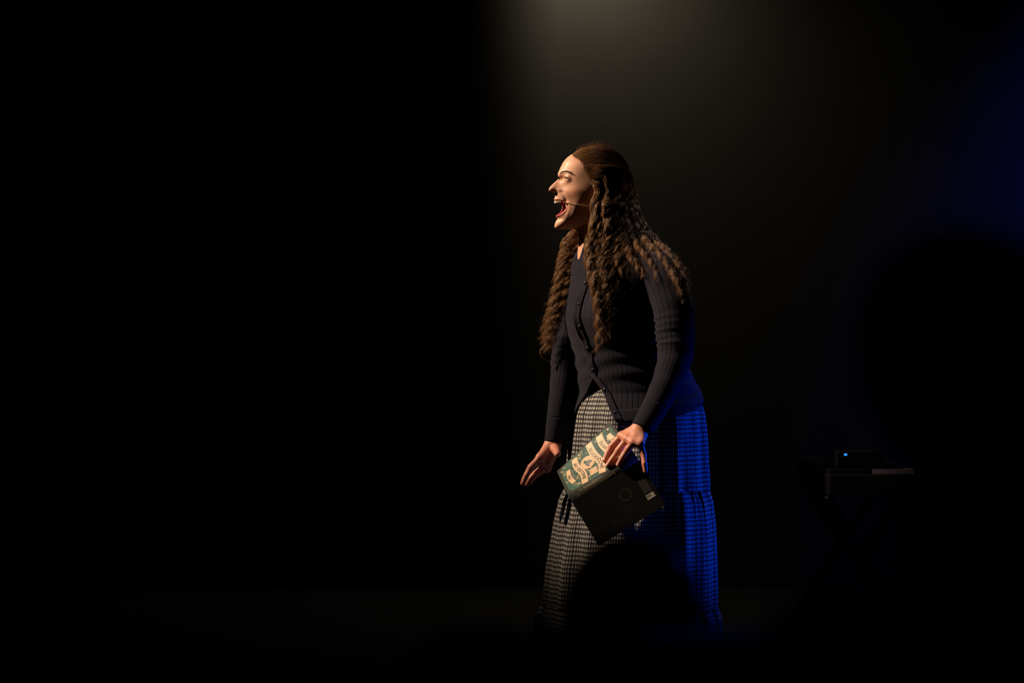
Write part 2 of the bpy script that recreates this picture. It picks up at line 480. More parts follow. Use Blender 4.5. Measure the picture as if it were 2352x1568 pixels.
def poly_d(x, z, pts):
    d = np.full(x.shape, 1e9)
    for a, b in zip(pts[:-1], pts[1:]):
        d = np.minimum(d, seg_d(x, z, (hx(a[0]), hz(a[1])), (hx(b[0]), hz(b[1]))))
    return d
EYE = np.array([0.0962, 0.0305, hz(412.5)]); EYE_R = 0.0120
BROW = [(1284,400),(1288.5,396.8),(1294.5,396.2),(1301,399.2),(1306,404)]
WEDGE = [(1262,466),(1273,463.5),(1280,463),(1288,466.5),(1293.5,471),(1294.5,477),(1292,484),(1286,491),(1280,494),(1274,494.5),(1262,492)]
def build_head():
    h = 0.0017
    lo = (-0.115, -0.088, -0.255); hi = (0.160, 0.088, 0.150)
    g = Grid(lo, hi, h)
    x2, z2 = np.meshgrid(g.ax[0].astype(float), g.ax[2].astype(float), indexing='ij')
    q = qfield(x2, z2)
    # soften the thin-plate field a touch
    for _ in range(3):
        qq = q.copy(); qq[1:-1, 1:-1] = (q[1:-1, 1:-1]*4+q[2:, 1:-1]+q[:-2, 1:-1]+q[1:-1, 2:]+q[1:-1, :-2])/8; q = qq
    sd2 = poly_sd(x2, z2, POLY)
    far_m = np.clip((hx(1294)-x2)/0.010, 0, 1)*np.clip((-sd2-0.006)/0.010, 0, 1)
    w2 = np.sqrt(np.maximum(q, 1e-9)); w0 = w2.copy()
    for _ in range(60):
        ww = w2.copy(); ww[1:-1, 1:-1] = (w2[2:, 1:-1]+w2[:-2, 1:-1]+w2[1:-1, 2:]+w2[1:-1, :-2])/4; w2 = w2+far_m*(ww-w2)
    q = np.where(far_m > 0, w2*w2, q)
    gx, gz = np.gradient(q, h); gn = gx**2+gz**2
    l = g.Y.astype(np.float32)
    q3 = q.astype(np.float32)[:, None, :]; gn3 = gn.astype(np.float32)[:, None, :]
    Gv = l*l-q3
    F = Gv/np.sqrt(4*l*l+gn3+1e-7)
    G = lambda d, s: np.exp(-(d/s)**2)
    D = np.zeros_like(x2)
    D += 0.0*G(poly_d(x2, z2, [(1284,428.5),(1286.5,433),(1286.5,440),(1284.5,445)]), 0.0030)      # crease round the nostril wing
    D += 0.0024*G(poly_d(x2, z2, [(1287,443),(1291,452),(1295.5,463)]), 0.0042)                        # nasolabial fold
    D -= 0.0030*G(np.hypot(x2-hx(1307), (z2-hz(441))*1.2), 0.022)                                              # raised cheek
    D -= 0.0014*G(poly_d(x2, z2, [(1285,400),(1293,398),(1300,399)]), 0.0055)                 # brow ridge
    D += 0.0010*G(np.hypot((x2-hx(1293))/1.3, z2-hz(411)), 0.0080)                                       # eye socket
    D += 0.0040*G(poly_d(x2, z2, [(1287,411),(1291,414)]), 0.0050)                                       # inner corner
    D -= 0.0016*G(np.hypot(x2-hx(1280), z2-hz(438)), 0.0050)                                             # nostril wing
    D += 0.0030*G(np.hypot((x2-hx(1283)), (z2-hz(504))/0.7), 0.0060)                                     # dip below the lip
    D += 0.0*G(poly_d(x2, z2, [(1309,472),(1310,486),(1306,500)]), 0.0085)                            # shouting crease at the corner
    D -= 0.0012*G(poly_d(x2, z2, [(1299,467),(1300.5,480),(1297,493)]), 0.0050)
    D += 0.0004*G(np.hypot(x2-hx(1335), z2-hz(462)), 0.018)                                              # hollow of the cheek
    D -= 0.0016*G(poly_d(x2, z2, [(1275,459.5),(1284,461),(1291,467)]), 0.0030)                          # upper lip
    D -= 0.0020*G(poly_d(x2, z2, [(1278,497.5),(1286,494),(1293,486)]), 0.0034)                          # lower lip
    F = F+D.astype(np.float32)[:, None, :]
    g.F = F
    for sgn in (1, -1):
        e = EYE*np.array([1, sgn, 1])
        g.add(g.ellipsoid(e+np.array([-0.001, 0, 0.0]), (EYE_R+0.0012,)*3), 0.008)
        # slit between the lids
        R = np.array([[math.cos(0.55), -sgn*math.sin(0.55)*-1, 0.10], [0, 0, 0], [0, 0, 1.0]])
        f = np.array([0.86, sgn*0.50, 0.0]); f /= np.linalg.norm(f)
        s = np.array([-f[1], f[0], 0.0])*sgn; up = np.array([0, 0, 1.0])
        tilt = 0.20                                # outer corner lower
        s2 = s*math.cos(tilt)-up*math.sin(tilt); u2 = up*math.cos(tilt)+s*math.sin(tilt)
        g.cut(np.maximum(g.ellipsoid(e+f*0.0118+up*-0.0003-s*0.0018, (0.0062, 0.0100, 0.0024), [f, s2, u2]), g.ellipsoid(e, (0.0146,)*3)), 0.0010)
        # nostril
        g.cut(g.ellipsoid((hx(1272.5), sgn*0.0062, hz(444.0)), (0.0052, 0.0028, 0.0030)), 0.002)
        # ear
        ec = np.array([hx(1371), sgn*0.0765, hz(437)])
        g.add(g.ellipsoid(ec, (0.019, 0.008, 0.031)), 0.004)
        g.cut(g.ellipsoid(ec+np.array([0.003, sgn*0.009, 0.004]), (0.011, 0.006, 0.020)), 0.003)
    # open mouth: wedge right through, then the hollow behind it
    wp = np.array([(hx(a), hz(b)) for a, b in WEDGE])
    wd2 = poly_sd(x2.ravel(), z2.ravel(), wp).reshape(x2.shape).astype(np.float32)
    curve = (wd2[:, None, :])
    # lips wrap round: opening edge retreats towards the corners
    g.cut(np.maximum(curve, np.abs(l)-0.060), 0.0035)
    g.cut(g.ellipsoid((hx(1300), 0, hz(478)), (0.030, 0.0225, 0.0185)), 0.004)
    # neck and upper chest
    g.add(g.capsule((hx(1392), 0, hz(475)), (hx(1402), 0, hz(575)), 0.055, 0.058), 0.03)
    g.add(g.capsule((hx(1352), 0.006, hz(535)), (hx(1352), 0.012, hz(600)), 0.030, 0.040), 0.04)
    g.add(g.capsule((hx(1366), 0.045, hz(495)), (hx(1352), 0.010, hz(590)), 0.012, 0.010), 0.02)
    V, Q = g.mesh(1)
    x, yl, z = V[:, 0], np.abs(V[:, 1]), V[:, 2]
    mk = np.zeros((len(V), 4))
    ss = lambda d, a, b: np.clip((b-d)/(b-a), 0, 1)
    # distance to the mouth opening edge, lips only in front of the corners
    wd = poly_sd(x, z, wp)
    up = (z > hz(472)); wdt = np.where(up, 0.0058, 0.0058)
    lip = ss(np.abs(wd-0.001), wdt*0.75, wdt)*(yl < 0.034)*(z < hz(452))*(x > hx(1298))*(x > hx(1277)-0.03)
    lip *= ss(poly_d(x, z, [(1273.5,460.5),(1280,460.5),(1287,463.5),(1293,468.5)]), 0.0048, 0.0064)+ss(poly_d(x, z, [(1277,497),(1284,494.5),(1290,488.5),(1293.5,482)]), 0.0050, 0.0068)
    mk[:, 0] = np.clip(lip, 0, 1)
    ins = ss(((x-hx(1300))/0.031)**2+(yl/0.0235)**2+((z-hz(478))/0.0195)**2, 1.0, 1.12)*(wd < 0.03)*(x < hx(1284))
    mk[:, 0] = np.maximum(mk[:, 0], ins*0.85)
    brow = ss(poly_d(x, z, BROW), 0.0014, 0.0036)*(yl > 0.012)*(yl < 0.075)
    mk[:, 1] = brow*0.9
    e = EYE
    de = np.sqrt((x-e[0])**2+(yl-e[1])**2+(z-e[2])**2)
    slit = (de < EYE_R+0.0035)
    f = np.array([0.86, 0.50]); fwd = (x-e[0])*f[0]+(yl-e[1])*f[1]; sd = -(x-e[0])*f[1]+(yl-e[1])*f[0]
    zz = (z-e[2])+0.20*sd
    mk[:, 1] = np.maximum(mk[:, 1], slit*(fwd > 0.002)*ss(np.abs(zz-0.0038), 0.0006, 0.0018)*0.9)
    mk[:, 1] = np.maximum(mk[:, 1], slit*(fwd > 0.002)*ss(np.abs(zz+0.0036), 0.0002, 0.0010)*0.45)
    # scalp behind the hairline
    hl = np.interp(z, [hz(520), hz(440), hz(425), hz(400), hz(380), hz(365), hz(357), hz(340)],
                   [hx(1395), hx(1372), hx(1352), hx(1337), hx(1333), hx(1325), hx(1313), hx(1300)])
    mk[:, 2] = ss(x-hl, -0.004, 0.003)*(z > hz(470))*np.where(de < 0.03, 0, 1)
    mk[:, 3] = np.clip(0.55*np.exp(-((x-hx(1308))**2+(z-hz(445))**2)/0.020**2)+0.35*np.exp(-((x-hx(1264))**2+(z-hz(438))**2)/0.010**2)
                       + 0.30*np.exp(-((x-hx(1300))**2+(z-hz(415))**2)/0.012**2), 0, 1)*(1-mk[:, 2])
    return hwa(V), Q, mk
hV, hQ, hM = build_head()

# ---------------- hands
def build_hand(wrist, palm, fingers, arm, pad=0.022, h=0.0015, k=0.0024):
    pts = np.array([p for ch, r in fingers+palm for p in ch]+[p for p in arm[0]])
    g = Grid(pts.min(0)-pad, pts.max(0)+pad, h)
    for ch, r in palm: g.chain(ch, r, 0.010)
    g.chain(arm[0], arm[1], 0.012)
    for ch, r in fingers: g.chain(ch, r, k)
    V, Q = g.mesh(2)
    return V, Q

# ---------------- where the book is held (needed for the fingers)
BU = np.array([0.853, 0.0, 0.522]); BU /= np.linalg.norm(BU)            # head of the spine -> foot
BP = np.array([-BU[2], 0, BU[0]])                                          # up-left, square to the spine
BE0 = np.array([-0.0302, 0.134, 0.0643]); BE1 = np.array([-0.0694, 0.098, 0.0925])   # fore-edge vectors at head and foot
BE0 /= np.linalg.norm(BE0); BE1 /= np.linalg.norm(BE1)
BW = 0.3*BE0+0.7*BE1; BW /= np.linalg.norm(BW)                                        # spine -> fore edge, front cover
BV = -BP*0.98+np.array([0, -0.20, 0]); BV /= np.linalg.norm(BV)            # spine -> fore edge, back cover
BN = np.cross(BU, BW); BN /= np.linalg.norm(BN)
if BN[1] > 0: BN = -BN                                                      # front cover normal
BNB = np.cross(BU, BV); BNB /= np.linalg.norm(BNB)
if BNB[1] > 0: BNB = -BNB
BS = pw(1309, 1145, -0.375)                                                 # middle of the spine, head end
B_LEN, B_WID, B_TH = 0.232, 0.152, 0.026
BT = BP*0.88+np.array([0, 0.475, 0])
BS_F = BS+BT*0.012                                                          # front joint
BS_B = BS-BT*0.012
CAMP = np.array([0, -DIST, CAMZ])
def knuckled(ch, r):
    m, p, d, t = ch
    return [m, (m+p)/2, p, (p+d)/2, d, t], [r[0]*1.05, r[1]*1.10, r[1]*1.20, r[2]*1.14, r[2]*1.18, r[3]*1.20]
def on_plane(px, py, p0, n, off=0.0):
    d = pw(px, py, 0.0)-CAMP; t = ((p0+n*off-CAMP)@n)/(d@n)
    return CAMP+d*t

# near (left) hand, fingers over the front cover
def nf(px, py, off): return on_plane(px, py, BS_F, BN, off)
wr = pw(1471, 984, -0.335)
i_m, m_m = nf(1427, 1001, 0.024), nf(1440, 1008, 0.030)
r_m = nf(1454, 1016, 0.034); p_m = nf(1471, 1018, 0.030)
fing = [([i_m, nf(1405, 1025, 0.016), nf(1395, 1042, 0.010), nf(1389, 1056, 0.0075)], [.0105, .0092, .0080, .0066]),
        ([m_m, nf(1420, 1035, 0.020), nf(1406, 1055, 0.012), nf(1396, 1068.5, 0.0075)], [.0106, .0094, .0082, .0067]),
        ([r_m, nf(1442, 1031, 0.026), nf(1429, 1051, 0.016), nf(1420.5, 1066, 0.0085)], [.0100, .0088, .0077, .0063]),
        ([p_m, pw(1477.5, 1042, -0.390), pw(1480, 1064, -0.402), pw(1482.5, 1082, -0.404)], [.0095, .0080, .0070, .0056]),
        ([pw(1458, 992, -0.325), nf(1444, 1004, -0.008), nf(1428, 1018, -0.022), nf(1414, 1030, -0.021)], [.012, .0105, .0092, .0072])]
palm = [([wr, i_m], [.021, .0125]), ([wr, m_m], [.021, .0135]), ([wr, r_m], [.021, .0130]),
        ([pw(1476, 990, -0.335), p_m], [.019, .0125]), ([i_m, m_m, r_m, p_m], [.0105, .0110, .0105, .010])]
aw = [pw(1530, 880, -0.285), pw(1500, 935, -0.312), wr]
nhV, nhQ = build_hand(wr, palm, [knuckled(*q) for q in fing], (aw, [.034, .027, .0215]))

# far (right) hand, open and reaching forward
fwr = pw(1268, 1018, -0.030)
fi, fm, fr, fp = pw(1240, 1050, -0.070), pw(1243, 1058, -0.052), pw(1248, 1068, -0.038), pw(1256, 1076, -0.028)
ff = [([fi, pw(1219, 1073, -0.085), pw(1209, 1091, -0.088), pw(1202.5, 1107, -0.086)], [.0105, .0091, .0079, .0063]),
      ([fm, pw(1216, 1079, -0.060), pw(1206, 1097, -0.062), pw(1200.5, 1110, -0.060)], [.0102, .0090, .0079, .0063]),
      ([fr, pw(1229, 1086, -0.040), pw(1217, 1100, -0.042), pw(1210, 1112, -0.042)], [.0095, .0078, .0068, .0055]),
      ([fp, pw(1239, 1086, -0.046), pw(1226, 1096, -0.058), pw(1217, 1110, -0.064)], [.0085, .0072, .0063, .0050]),
      ([pw(1272, 1027, -0.045), pw(1277, 1034, -0.078), pw(1279, 1039, -0.102), pw(1280.5, 1043, -0.120)], [.0150, .0120, .0102, .0080])]
fpl = [([fwr, fi], [.020, .0120]), ([fwr, fm], [.020, .0120]), ([pw(1272, 1022, -0.03), fr], [.019, .012]), ([pw(1275, 1026, -0.028), fp], [.018, .0125]),
       ([fi, fm, fr, fp], [.0105, .0105, .0105, .0105]), ([pw(1272, 1028, -0.045), pw(1262, 1058, -0.050)], [.016, .012])]
fa = [pw(1291, 900, 0.005), pw(1279, 965, -0.012), fwr]
fhV, fhQ = build_hand(fwr, fpl, [knuckled(*q) for q in ff], (fa, [.033, .025, .0195]))

# ---------------- the rest of the body under the clothes (one coarse surface)
def cpos(px, py, f=0.0, l=0.0): return pw(px, py, 0.0)*np.array([1, 0, 1])+FW*f*np.array([0, 1, 0])+LF*l
g = Grid((0.0, -0.42, -0.01), (0.80, 0.32, 1.40), 0.0085)
def bp(px, py, Y): return pw(px, py, Y)
g.chain([bp(1398, 565, -0.035), bp(1410, 600, -0.045)], [.058, .075], 0.03)
g.add(g.ellipsoid(bp(1418, 670, -0.045), (.125, .125, .14)), 0.05)
g.add(g.ellipsoid(bp(1440, 790, -0.03), (.115, .115, .15)), 0.06)
g.add(g.ellipsoid(bp(1466, 940, 0.0), (.135, .135, .12)), 0.06)
for s in (1, -1):
    sh = bp(1414, 612, -0.04)+LF*0.145*s
    g.add(g.ellipsoid(sh+np.array([0, 0, -.035]), (.045, .045, .045)), 0.04)
NSH = [bp(1508, 632, -0.155), bp(1545, 700, -0.205), bp(1553, 800, -0.245), bp(1530, 880, -0.285), bp(1500, 935, -0.312)]
g.chain(NSH, [.038, .042, .040, .035, .030], 0.02)
FSH = [bp(1352, 622, 0.085), bp(1318, 730, 0.07), bp(1303, 815, 0.035), bp(1291, 900, 0.005), bp(1279, 965, -0.012)]
g.chain(FSH, [.036, .040, .038, .034, .028], 0.02)
LEGS = [[(1490, 960, -0.075), (1450, 1270, -0.14), (1490, 1535, -0.11)], [(1440, 960, 0.07), (1370, 1270, 0.06), (1385, 1535, 0.07)]]
for L in LEGS:
    p = [bp(*a) for a in L]
    mid = (p[1]+p[2])/2+np.array([0.02, 0.0, 0.06])
    g.chain([p[0], p[1], mid, p[2]], [.090, .060, .055, .036], 0.04)
    ank = p[2]; g.chain([ank, np.array([ank[0]-0.02, ank[1]-0.01, 0.04]), np.array([ank[0]-0.13, ank[1]-0.08, 0.022])], [.036, .034, .022], 0.02)
bV, bQ = g.mesh(2)

V, Q = join_vq([(hV, hQ), (nhV, nhQ), (fhV, fhQ), (bV, bQ)])
MK = np.zeros((len(V), 4)); MK[:len(hV)] = hM
# reddened knuckles and finger ends
tips = np.array([c[i] for c, r in fing+ff for i in (0, 1, 3)])
o1 = len(hV); o2 = o1+len(nhV)+len(fhV)
for a in range(o1, o2, 40000):
    b = min(a+40000, o2)
    d = np.sqrt(((V[a:b, None]-tips[None])**2).sum(-1)).min(1)
    MK[a:b, 3] = 0.55*np.exp(-(d/0.012)**2)+0.62
mesh_obj('body', V, Q, M['skin'], W, attrs={'mask': MK})

# ---------------- eyes, teeth, tongue, lashes
def iris_mat():
    m = mat('eye', (0.75, 0.72, 0.68), 0.12, 0.6); t = NT(m)
    sp = t.n('ShaderNodeSeparateXYZ'); t.l(t.n('ShaderNodeTexCoord').outputs['Generated'], sp.inputs[0])
    def rng(a, lo, hi):
        x = t.n('ShaderNodeMapRange'); t.l(a, x.inputs[0]); x.inputs[1].default_value = lo; x.inputs[2].default_value = hi; return x.outputs[0]
    c = t.mix(rng(sp.outputs[0], 0.10, 0.075), (0.70, 0.66, 0.62), (0.10, 0.07, 0.04))
    c = t.mix(rng(sp.outputs[0], 0.030, 0.018), c, (0.004, 0.004, 0.004))
    t.l(c, t.b.inputs['Base Color']); return m
M['eye'] = iris_mat()
def ball(name, c, r, m, parent, seg=28, squash=(1, 1, 1), xdir=None):
    a = np.linspace(0, PI, seg//2+1); b = np.linspace(0, 2*PI, seg, endpoint=False)
    P = np.stack([np.cos(a)[:, None]*np.ones(seg), np.sin(a)[:, None]*np.cos(b), np.sin(a)[:, None]*np.sin(b)], -1).reshape(-1, 3)
    P = P*np.array(squash)*r
    if xdir is not None:
        x = np.array(xdir, float); x /= np.linalg.norm(x); y = np.cross([0, 0, 1.0], x); y /= np.linalg.norm(y); z = np.cross(x, y)
        P = P[:, :1]*x+P[:, 1:2]*y+P[:, 2:]*z
    return mesh_obj(name, P+c, grid_faces(seg//2+1, seg, True), m, parent)
for s in (1, -1):
    e = EYE*np.array([1, s, 1])
    ball('eye', hw(*e), EYE_R, M['eye'], W)
    # lashes: a thin fringe on the upper lid
    f = np.array([0.86, s*0.50, 0]); f /= np.linalg.norm(f); sd = np.array([-f[1], f[0], 0])*s
    VV = []; FF = []; o = 0
    for k in range(19):
        u = -0.0100+0.0180*k/21
        fw = math.sqrt(max((EYE_R+0.0012)**2-u*u*0.9, 1e-8))
        p0 = e+f*fw+sd*u+np.array([0, 0, 0.0030-0.20*u-14*u*u])
        dr = f*0.75+sd*(u*25)+np.array([0, 0, 0.10-u*8.0]); dr /= np.linalg.norm(dr)
        pts = [p0, p0+dr*0.002+np.array([0, 0, -.0003]), p0+dr*(0.0042 if s > 0 else 0.0022)+np.array([0, 0, 0.0006])]
        v, fcs = tube_vf(np.array([hw(*p) for p in pts]), [.00042, .00034, .0001], 4)
        VV.append(v); FF += [tuple(i+o for i in ff_) for ff_ in fcs]; o += len(v)
    mesh_obj('eyelashes', np.concatenate(VV), FF, M['dark_hair'], W)
VV = []; FF = []; o = 0
for jaw, (x0, zt, zb, wf) in {'u': (hx(1272.6), hz(461.5), hz(468.8), 1.0)}.items():
    _l = np.linspace(0, .03, 400); _s = np.concatenate([[0], np.cumsum(np.hypot(np.diff(_l), np.diff(46*_l*_l)))])
    for k in np.arange(-3.5, 4):
        l0 = float(np.sign(k)*np.interp(abs(k)*0.0064*wf, _s, _l)); wd_ = 0.0040 if abs(k) < 1 else 0.0034
        x_ = x0-0.0035-46*l0*l0; sl = math.atan(92*l0)
        ring = []; zb_ = zb+abs(k)*0.0009
        for zz, sx, sw in ((zt, 0.0034, 0.85), ((zt+zb_)/2, 0.0034, 1.0), (zb_+0.0012, 0.0026, 0.97), (zb_, 0.0016, 0.80)):
            for a in np.linspace(0, 2*PI, 10, endpoint=False):
                ca, sa = math.cos(a), math.sin(a)
                dx = sx*np.sign(ca)*abs(ca)**0.6; dl = wd_*sw*np.sign(sa)*abs(sa)**0.6
                ring.append(hw(x_+dx*math.cos(sl)-dl*math.sin(sl), l0+dl*math.cos(sl)+dx*math.sin(sl), zz))
        mesh_obj('tooth', np.array(ring), [tuple(q) for q in grid_faces(4, 10, True)]+[tuple(range(10)), tuple(range(30, 40))], M['teeth'], W)
# brow hairs
for s in (1, -1):
    VV = []; FF = []; o = 0; rb = np.random.RandomState(4)
    bz = catmull([(a, b, 0) for a, b in BROW], 90)[:, :2]
    for k in range(120):
        q = rb.rand(); a, b = bz[int(q*89)]+rb.randn(2)*np.array([.4, 1.0])*(1-.5*q)
        pts = []
        for st in range(3):
            x_, z_ = a+st*1.2, b+(-1.0+2.2*q)*st*0.6
            l_ = halfw(x_, z_)+0.0016+0.0004*st; pts.append(hw(hx(x_), s*l_, hz(z_)))
        v, fcs = tube_vf(np.array(pts), [.00022, .0002, .0001], 3)
        VV.append(v); FF += [tuple(i+o for i in f_) for f_ in fcs]; o += len(v)
    eb = mesh_obj('eyebrow', np.concatenate(VV), FF, M['brow'], W); eb['kind'] = 'stuff'
# nails on the hand that holds the book
for ch_, r_ in fing[:3]:
    d_ = ch_[3]-ch_[2]; d_ /= np.linalg.norm(d_)
    nn_ = BN-d_*(BN@d_); nn_ /= np.linalg.norm(nn_); sx_ = np.cross(nn_, d_)
    n_ = 12; P_ = []
    for a_ in np.linspace(0, 2*PI, n_, endpoint=False):
        u_, w_ = math.cos(a_)*.0055, math.sin(a_)*.0044
        P_.append(ch_[3]+d_*(u_+.001)+sx_*w_+nn_*(r_[3]*1.19-w_*w_*75-max(u_, 0)**2*50))
    P_.append(ch_[3]+d_*.001+nn_*(r_[3]*1.2+.0007))
    mesh_obj('fingernail', P_, [(k_, (k_+1) % n_, n_) for k_ in range(n_)], M['nail'], W)
ball('tongue', hw(hx(1302), 0, hz(491.5)), 0.020, M['tongue'], W, squash=(1.0, 0.85, 0.42), xdir=HFW)
ball('earring', hw(hx(1359.5), halfw(1359.5, 474)+0.004, hz(474.5)), 0.0032, M['pearl'], W, 14)

# ---------------- cardigan
def loft(name, P, UV, m, parent, thick=0.0):
    Mr, N = P.shape[:2]
    o = mesh_obj(name, P.reshape(-1, 3), grid_faces(Mr, N), m, parent, uv=UV.reshape(-1, 2))
    if thick:
        md = o.modifiers.new('thick', 'SOLIDIFY'); md.thickness = thick; md.offset = -1
    return o
# level: py, centre px, depth, a (across), b (front-back), tilt (front edge lower)
BOD = np.array([(552,1388,-.045,.064,.063,.012),(565,1392,-.045,.086,.074,.012),(578,1400,-.045,.118,.086,.010),(592,1408,-.045,.150,.098,.008),(612,1414,-.045,.170,.110,.004),
 (640,1417,-.045,.176,.120,.006),(690,1418,-.045,.178,.138,0),(730,1420,-.044,.180,.150,0),(770,1427,-.040,.180,.150,0),(810,1438,-.032,.180,.148,0),
 (850,1452,-.02,.188,.160,0),(870,1459,-.01,.194,.168,0),(900,1466,0,.204,.176,0),(930,1466,0,.216,.190,0),(962,1465,0,.228,.200,0)])
def bod(py): return [np.interp(py, BOD[:, 0], BOD[:, k]) for k in range(1, 6)]
def open_d(py, side): return max(0.0, (py-866)/96.0)**0.85*(0.44 if side > 0 else 0.50)
def bod_pt(py, ph, off=0.0):
    cx, yc, a, b, t = bod(py); t *= 0.5
    k = (DIST+yc)/FPX
    c = np.array([(cx-1176)*k, yc, CAMZ-(py-784)*k])
    bust = 0.040*math.exp(-((py-722)/52.0)**2)*(math.exp(-((ph-0.52)/0.42)**2)+math.exp(-((ph+0.52)/0.42)**2))
    r = 1.0
    wr_ = 0.0025*math.sin(py*0.16+3*math.sin(ph*2.2))*np.clip((py-760)/60, 0, 1)*np.clip((905-py)/50, 0, 1)
    d = FW*math.cos(ph)+LF*math.sin(ph)
    return c+FW*(b+bust*0.9+off+wr_)*math.cos(ph)+LF*(a+bust*0.5+off+wr_)*math.sin(ph)+np.array([0, 0, -t*math.cos(ph)])
NP, NR = 181, 110
hemy = lambda ph: 962-64*(0.5-0.5*math.cos(ph))**1.3
pys = np.linspace(556, 962, NR); P = np.zeros((NR, NP, 3)); UV = np.zeros((NR, NP, 2))
for i, py in enumerate(pys):
    d1, d2 = open_d(py, 1), open_d(py, -1)
    phs = np.linspace(d1, 2*PI-d2, NP)
    for j, ph in enumerate(phs): P[i, j] = bod_pt(556+(hemy(ph)-556)*(py-556)/406.0, ph)
    UV[i, :, 0] = phs/(2*PI); UV[i, :, 1] = py/740.0
loft('cardigan_bodice', P, UV, M['knit'], W, 0.003)
# hem rib, button band, buttons
hem_ph = np.linspace(open_d(962, 1), 2*PI-open_d(962, -1), NP)
Ph = np.zeros((6, NP, 3)); Uh = np.zeros((6, NP, 2))
for i, py in enumerate(np.linspace(938, 966, 6)):
    for j, ph in enumerate(hem_ph): Ph[i, j] = bod_pt(min(py-962+hemy(ph), 962), ph, 0.0025)+np.array([0, 0, -(max(py, 962)-962)/740])
    Uh[i, :, 0] = hem_ph/(2*PI)*4; Uh[i, :, 1] = py/740
loft('cardigan_hem', Ph, Uh, M['knit_cuff'], W, 0.003)
band_py = np.linspace(572, 960, 80)
for side in (1, -1):
    wb = 0.12
    Pb = np.zeros((80, 9, 3)); Ub = np.zeros((80, 9, 2))
    for i, py in enumerate(band_py):
        d = open_d(py, side)
        gap = 0.010*math.exp(-((py-752)/30)**2)+0.006*math.exp(-((py-690)/20)**2)
        lo_ = d-(0.05 if py < 866 else 0.0)*(1 if side > 0 else -0.2)
        for j in range(9):
            ph = side*(lo_+wb*j/8)
            off = (0.0050 if side > 0 else 0.0022)+(gap*(1-j/8)**2 if side > 0 else 0)
            Pb[i, j] = bod_pt(py, ph, off)
        Ub[i, :, 0] = np.arange(9)/8; Ub[i, :, 1] = py/740
    loft('button_band', Pb, Ub, M['knit_band'], W, 0.003)
for py in (600, 650, 700, 750, 800, 848):
    ball('button', bod_pt(py, 0.015, 0.0095), 0.0055, M['button'], W, 16, (0.45, 1, 1), FW)
for py in (893, 943):
    ph = open_d(py, 1)+0.06
    ball('button', bod_pt(py, ph, 0.0085), 0.0058, M['button'], W, 16, (0.45, 1, 1), FW*math.cos(ph)+LF*math.sin(ph))

def sleeve(path, rad, wr_amp, seed, name='cardigan_sleeve'):
    n = 120; rs = np.random.RandomState(seed)
    C = catmull([pw(*p) for p in path], n); R = catmull(np.array(rad)[:, None], n)[:, 0]
    T = np.gradient(C, axis=0); T /= np.linalg.norm(T, axis=1)[:, None]
    v = np.array([-1.0, 0, 0]); P = np.zeros((n, 61, 3)); UV = np.zeros((n, 61, 2)); a = np.linspace(0, 2*PI, 61)
    s = np.concatenate([[0], np.cumsum(np.linalg.norm(np.diff(C, axis=0), axis=1))])
    for i in range(n):
        v = v-T[i]*(v@T[i]); v /= np.linalg.norm(v); b = np.cross(T[i], v)
        u = i/(n-1)
        w = sum(A*np.exp(-((s[i]-c)/wd_)**2)*np.exp(-(((a-ph+PI) % (2*PI)-PI)/1.5)**2) for c, wd_, A, ph in wr_amp)
        w = w+0.0016*np.sin(s[i]*95+2.0*np.sin(a+seed))*np.exp(-((u-0.5)/0.28)**2)
        if u < 0.10: w = w+0.004*np.sin(a*11)*(1-u/0.10)
        rr = R[i]+w
        P[i] = C[i]+rr[:, None]*(np.cos(a)[:, None]*v+np.sin(a)[:, None]*b)
        UV[i, :, 0] = a/(2*PI); UV[i, :, 1] = s[i]
    nc = int(n*0.865)
    loft(name, P[:nc+1], UV[:nc+1], M['knit_sleeve'], W, 0.0025)
    # cuff, and the sleeve cap so the shoulder end is closed
    loft('cardigan_cuff', C[nc:, None]+(P[nc:]-C[nc:, None])*1.01, UV[nc:], M['knit_cuff'], W, 0.0025)
    cap = ball('sleeve_cap', C[0], R[0]*1.0, M['knit_sleeve'], W, 24)
fold = [(0.235+0.021*k, 0.0075, 0.0065, 0.2+0.25*(k % 2)) for k in range(5)]
sleeve([(1482,594,-.120),(1522,638,-.172),(1546,710,-.215),(1552,775,-.238),(1550,820,-.255),(1534,872,-.285),(1508,928,-.310),(1474,986,-.336)],
       [.056,.066,.061,.056,.052,.045,.040,.033], fold, 3)
sleeve([(1356,606,.075),(1338,660,.082),(1316,740,.068),(1305,800,.042),(1299,850,.022),(1291,905,.003),(1281,960,-.014),(1269,1018,-.031)],
       [.050,.056,.053,.049,.045,.040,.034,.0255], [(0.26+0.024*k, 0.008, 0.003, 0.0) for k in range(5)], 8)

